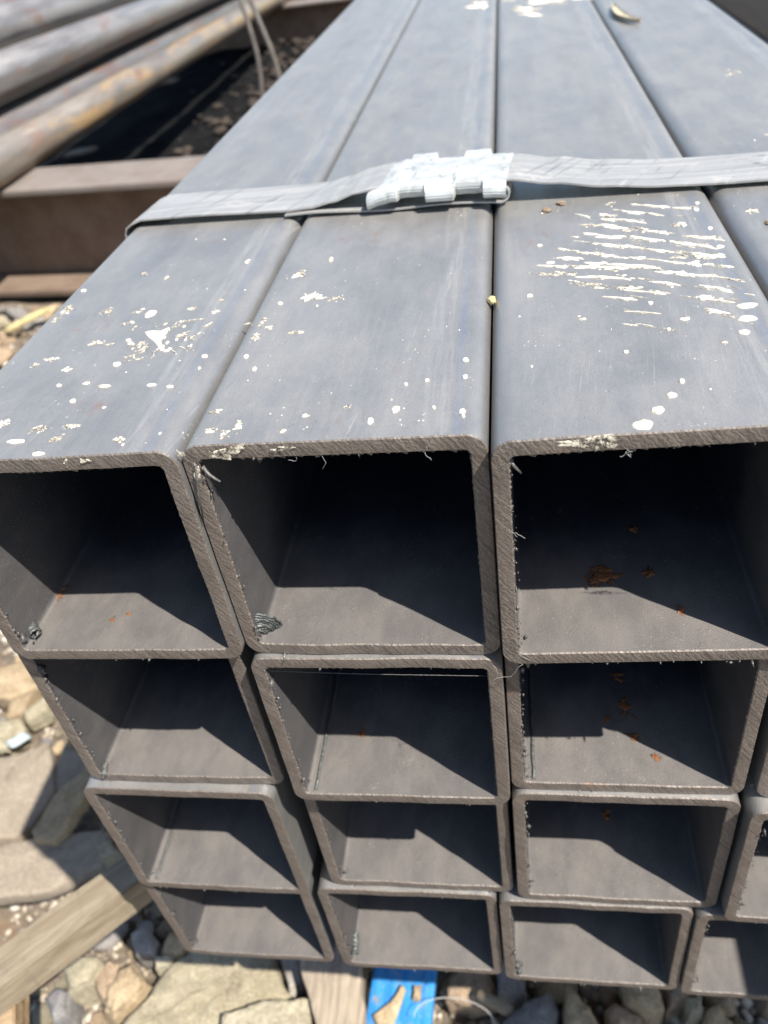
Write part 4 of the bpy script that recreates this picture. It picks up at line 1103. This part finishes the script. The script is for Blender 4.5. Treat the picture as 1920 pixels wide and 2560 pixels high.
# the lath the bundle rests on, and the board under its end
def plank(name, a, b, w, h, mat, label, cat, ext0=0.0, ext1=0.0, seed=0):
    """box from a to b (front top edge), w across to the back, h down"""
    a = Vector(a); b = Vector(b); d = (b - a).normalized(); a -= d * ext0; b += d * ext1
    L = (b - a).length
    V = []; F = []; n = 40
    prof = []
    for (p, q) in (((0, 0), (0, w)), ((0, w), (-h, w)), ((-h, w), (-h, 0)), ((-h, 0), (0, 0))):
        for k in range(6):
            t = k / 6; prof.append((p[0] + (q[0]-p[0]) * t, p[1] + (q[1]-p[1]) * t))
    m = len(prof)
    for i in range(n + 1):
        for z, y in prof:
            p = Vector((L * i / n, y, z)); s = Vector((p.x * 3 + seed, p.y * 9, p.z * 9))
            p.y += 0.012 * noise.noise(s); p.z += 0.010 * noise.noise(s + Vector((5, 5, 5)))
            V.append(p)
    for i in range(n):
        for k in range(m):
            F.append((i*m+k, i*m+(k+1) % m, (i+1)*m+(k+1) % m, (i+1)*m+k))
    F.append(tuple(range(m-1, -1, -1))); F.append(tuple(n*m+k for k in range(m)))
    me = mesh(name, V, F, mat, False)
    bm = bmesh.new(); bm.from_mesh(me)
    es = [e for e in bm.edges if len(e.link_faces) == 2 and e.calc_face_angle(0) > 0.8]
    bmesh.ops.bevel(bm, geom=es, offset=0.012 * U, segments=2, affect='EDGES'); bm.to_mesh(me); bm.free()
    o = obj(name, me, None, tuple(a), (0, 0, math.atan2(d.y, d.x)))
    return tag(o, label, cat)
plank("bearer_lath", (-3.217, -0.079, -4.02), (-2.675, 0.479, -4.02), 0.27, 0.30, M['wood'], "sawn timber lath reaching out diagonally from under the bundle's left side", "timber", 0.9, 3.2, 1)
plank("wood_board", (-3.37, -0.27, -4.335), (-3.55, 0.10, -4.335), 0.55, 0.26, M['wood2'], "orange-edged wood board under the lath at the lower left corner", "board", 1.6, -0.08, 2)

# dowel, straws, nylon loop
mb = MB(); mb.tube([(-0.42, 1.03, -6.98), (-0.32, 0.985, -6.985), (-0.2, 0.935, -6.99), (-0.11, 0.895, -7.0)], [0.054, 0.056, 0.055, 0.052], 16)
mb.V = [(v[0]+0.27, v[1]-0.96, v[2]+6.99) for v in mb.V]
tag(mb.build("wood_dowel", M['wood'], None, (-0.27, 0.96, -6.99), smooth=True), "short yellow wooden dowel among the front gravel", "dowel")
pts = []
for i in range(26):
    a = math.pi * (1.02 - 1.25 * i / 25)
    pts.append((0.36 * math.cos(a), 0.17 * math.sin(a), 0.10 * math.sin(a * 0.7)))
mb = MB(); mb.tube(pts, 0.0035, 6)
tag(mb.build("nylon_loop", M['clear'], None, (-0.62, 0.72, -6.82)), "thin clear nylon line looped over the gravel right of the blue board", "line")
mb = MB(); mb.tube([(0, 0, 0), (0.06, -0.10, 0.05), (0.10, -0.22, 0.16), (0.13, -0.30, 0.36), (0.10, -0.34, 0.62)], [0.022, 0.022, 0.02, 0.018, 0.015], 6)
tag(mb.build("dry_stalk", M['fibre'], None, (-4.62, 1.55, -7.1)), "thin grey stalk leaning against the front of the lath", "stalk")

def straw(p, q, r, label, group=None):
    c = (Vector(p) + Vector(q)) / 2
    mb = MB(); a = Vector(p) - c; b = Vector(q) - c
    pts = [a.lerp(b, t) + Vector((0, 0, 0.02 * math.sin(t * 3))) for t in (0, .12, .14, .3, .5, .52, .7, .9, 1)]
    mb.tube(pts, [r, r, r*1.12, r, r, r*1.12, r, r, r*0.85], 10)
    tag(mb.build("straw_stem", M['straw'], None, tuple(c)), label, "straw", group)
straw((-12.95, 16.05, -6.72), (-12.15, 17.0, -6.62), 0.085, "thick yellow straw stem lying by the beam's foot, upper one of two")
straw((-13.45, 14.7, -6.85), (-12.95, 15.6, -6.8), 0.08, "thick yellow straw stem at the left edge, lower one of two")

# ------------------------------------------------------------------ loose rubble: individuals in view and gravel between
VAR = {}
for mt in ('stone_grey', 'stone_tan', 'stone_brown', 'stone_pale'):
    VAR[mt] = []
    for i in range(6):
        me = facet_rock(100 + i * 13 + len(VAR) * 7, 3, 9 + i % 4, 0.62 + 0.05 * (i % 3))
        me.materials.append(M[mt]); VAR[mt].append(me)
TAKEN = [(o.location.x / U, o.location.y / U, max(o.dimensions.x, o.dimensions.y) / U * 0.46) for o in COL.objects if o.type == 'MESH' and o.parent is None and o.get("category") in ("stone", "wood block", "board", "dowel", "flake")]

def project(p):
    q = Vector(p) - CAM
    d = q.dot(R2)
    return 960 + 2031.12 * q.dot(R0) / d, 1280 + 2031.12 * q.dot(R1) / d
LEFTLINE = [(1640, 60), (1937, 237), (1978, 194), (2218, 353), (2374, 463), (2409, 839), (2438, 1255), (2478, 1698), (2493, 1920)]
def seen(p):
    u, v = project(p)
    if not (-30 < u < 1950 and v < 2590): return False
    if v < 1640: return v < 890 and u < 868 - v * 0.97 and p[1] < 18.2
    if v < 2374:
        for (v0, u0), (v1, u1) in zip(LEFTLINE, LEFTLINE[1:5]):
            if v0 <= v <= v1: return u < u0 + (u1 - u0) * (v - v0) / (v1 - v0) + 12
        return False
    for (v0, u0), (v1, u1) in zip(LEFTLINE[4:], LEFTLINE[5:]):
        if u0 <= u <= u1: return v > v0 + (v1 - v0) * (u - u0) / (u1 - u0) - 8
    return u < 463
LAB = {
 'stone_grey': ("grey rubble stone lying loose in the gravel beside the bundle", "grey rubble stones"),
 'stone_tan': ("tan rubble stone lying loose in the gravel beside the bundle", "tan rubble stones"),
 'stone_brown': ("brown rubble stone lying loose in the gravel beside the bundle", "brown rubble stones"),
 'stone_pale': ("pale rubble stone lying loose in the gravel beside the bundle", "pale rubble stones"),
}
NICK = {"limestone_block": "big limestone block", "sandstone_block": "cream sandstone block", "wood_offcut": "wood offcut", "blue_board": "blue board", "wood_dowel": "yellow dowel", "bearer_lath": "timber lath", "stone_shard": "tan shard", "paint_flake": "blue flake", "stone_chip": "white chip"}
LAND = [(o, NICK[o.name]) for o in COL.objects if o.name in NICK]
for o in COL.objects:
    lb = o.get("label", "")
    for key, nick in (("large blue-grey pointed", "blue-grey pointed stone"), ("ochre triangular", "ochre triangular stone"), ("sandy five-sided", "sandy five-sided stone"), ("pale upright", "pale upright stone"), ("pale rounded stone below", "pale rounded stone"), ("long flat grey slate", "long slate slab"), ("largest flat slate", "largest slate slab"), ("upper one of two", "upper straw stem"), ("lower one of two", "lower straw stem"), ("squarish brown", "squarish brown stone")):
        if lb.startswith(key) or (key.endswith("of two") and lb.endswith(key) and "straw" in lb): LAND.append((o, nick))
count = 0; tries = 0
rr = random.Random(21)
while count < 190 and tries < 9000:
    tries += 1
    t = rr.random()
    if t < 0.5: x, y = rr.uniform(-5.6, 2.5), rr.uniform(0.0, 1.9)
    elif t < 0.9: x, y = rr.uniform(-8.2, -3.6), rr.uniform(0.2, 5.6)
    else: x, y = rr.uniform(-15.5, -10.5), rr.uniform(12.5, 18.0)
    far = t >= 0.9
    s = (rr.uniform(0.07, 0.21) if rr.random() < 0.75 else rr.uniform(0.18, 0.27)) * (1.7 if far else 1.0)
    if any((x - a) ** 2 + (y - b) ** 2 < (c + s * 0.72) ** 2 for a, b, c in TAKEN): continue
    z = ground_z(x, y) + s * 0.34 + (0.05 if not far else 0)
    if not seen((x, y, z + s * 0.4)): continue
    mt = rr.choices(('stone_grey', 'stone_tan', 'stone_brown', 'stone_pale'), (3, 3, 4, 1.6))[0]
    o = bpy.data.objects.new("rubble_stone", rr.choice(VAR[mt]))
    o.location = Vector((x, y, z)) * U
    o.rotation_euler = (rr.uniform(-0.5, 0.5), rr.uniform(-0.5, 0.5), rr.uniform(0, 6.28))
    o.scale = (s * rr.uniform(0.85, 1.35), s * rr.uniform(0.75, 1.1), s * rr.uniform(0.8, 1.1))
    COL.objects.link(o)
    tag(o, LAB[mt][0], "stone", LAB[mt][1])
    TAKEN.append((x, y, s)); count += 1

def gravel():
    r = random.Random(5)
    base = []
    for i in range(5):
        me = facet_rock(700 + i, 1, 7, 0.7)
        base.append(([v.co.copy() / U for v in me.vertices], [tuple(p.vertices) for p in me.polygons]))
    mb = MB()
    for k in range(5200):
        t = r.random()
        if t < 0.5: x, y = r.uniform(-5.8, 2.6), r.uniform(-0.2, 2.2)
        elif t < 0.85: x, y = r.uniform(-8.6, -3.4), r.uniform(0.0, 6.2)
        else: x, y = r.uniform(-16, -8), r.uniform(11, 18.3)
        s = r.uniform(0.018, 0.075) * (1.8 if t >= 0.85 else 1)
        V, F = r.choice(base)
        rot = Matrix.Rotation(r.uniform(0, 6.28), 3, 'Z') @ Matrix.Rotation(r.uniform(-1, 1), 3, 'X')
        z = ground_z(x, y) + s * 0.3
        mb.add([rot @ (v * s) + Vector((x, y, z)) for v in V], F)
    o = mb.build("gravel", M['gravel'])
    tag(o, "fine mixed gravel scattered over the dry soil", "gravel", kind="stuff")
t = NT("mixed_gravel")
g = t.node("ShaderNodeNewGeometry").outputs["Random Per Island"]
c = t.mix(t.rng(g, 0.2, 0.5), (0.16, 0.13, 0.10), (0.30, 0.245, 0.18))
c = t.mix(t.rng(g, 0.6, 0.95), c, (0.42, 0.38, 0.31))
M['gravel'] = t.done(c, 0.9, 0.0, t.bump(t.noise(t.P, 40.0, 4), 0.5, 0.02))
gravel()

# dark ground beyond the beam: a black sheet painting the shade under the pipes, with scraps
V = []; F = []
nx, ny = 40, 46
for j in range(ny + 1):
    for i in range(nx + 1):
        x = -34 + 24.5 * i / nx + 1.2 * noise.noise(Vector((j * 0.3, 0, 2))) - 0.075 * (j - 6); y = 22.5 + 66 * j / ny
        V.append((x, y, ground_z(x, y) + 0.16 + 0.22 * noise.noise(Vector((x * 0.5, y * 0.25, 4))) + 0.10 * abs(noise.noise(Vector((x * 1.3, y * 0.7, 8))))))
for j in range(ny):
    for i in range(nx):
        a = j * (nx + 1) + i; F.append((a, a + 1, a + nx + 2, a + nx + 1))
tag(obj("shade_sheet", mesh("shade_sheet", [(v[0]+24, v[1]-50, v[2]+8) for v in V], F, M['black']), None, (-24, 50, -8)), "crumpled black sheet standing for the shade on the ground beneath the pipes", "shade sheet")
for i, (x, y, s, lab) in enumerate(((-19.6, 36.0, 0.62, "pale offcut scrap lying on the black shade sheet, nearer of two"), (-20.3, 50.5, 0.72, "pale offcut scrap lying on the black shade sheet, farther of two"))):
    slab("scrap_offcut", [(x - s, y - 0.9 * s), (x + s, y - 0.3 * s), (x + 1.1 * s, y + 0.7 * s), (x - 0.7 * s, y + 0.4 * s)], ground_z(x, y) + 0.62, 0.14, M['slate'], lab, "scrap", 90 + i, None, 0.0, 0.03, 0.04)

def clods():
    r = random.Random(9)
    V0 = facet_rock(801, 1, 7, 0.6)
    V = [v.co.copy() / U for v in V0.vertices]; F = [tuple(p.vertices) for p in V0.polygons]
    mb = MB()
    for k in range(1500):
        y = r.uniform(23, 75); e = -9.5 - 0.075 * ((y - 22.5) / 66 * 46 - 6)
        x = e + 0.6 - abs(r.gauss(0, 2.6))
        s = 0.05 + 0.35 * r.random() ** 3
        rot = Matrix.Rotation(r.uniform(0, 6.28), 3, 'Z')
        mb.add([rot @ (v * s) + Vector((x, y, ground_z(x, y) + 0.34)) for v in V], F)
    tag(mb.build("soil_clods", M['clod']), "brown soil clods strewn along the edge of the black shade sheet", "soil", kind="stuff")
M['clod'] = mat_simple("brown_soil_clod", (0.022, 0.017, 0.013), (0.06, 0.044, 0.032), 3.0, 0.95, 0.6, 0.05)
clods()

# a label for every loose stone, from the landmarks beside it
def name_stones():
    marks = [(o.location.x / U, o.location.y / U, n) for o, n in LAND]
    loose = [o for o in COL.objects if o.get("group") in {v[1] for v in LAB.values()}]
    used = {}
    plan = []
    for o in loose:
        x, y = o.location.x / U, o.location.y / U
        near = sorted(marks, key=lambda m: (m[0] - x) ** 2 + (m[1] - y) ** 2)[:3]
        sz = max(o.scale)
        kind = o["group"].split()[0]
        size = "small " if sz < 0.13 else ("large " if sz > 0.24 else "")
        def where(m):
            dx, dy = x - m[0], y - m[1]
            if abs(dx) > abs(dy): return ("right of " if dx > 0 else "left of ")
            return ("behind " if dy > 0 else "in front of ")
        opts = [f"{size}{kind} loose stone just {where(m)}the {m[2]}" for m in near[:2]]
        opts.append(f"{size}{kind} loose stone between the {near[0][2]} and the {near[1][2]}")
        plan.append((o, opts))
    for o, opts in plan:
        for c in opts:
            if c not in used and len(c.split()) <= 16:
                used[c] = o; o["label"] = c; break
name_stones()
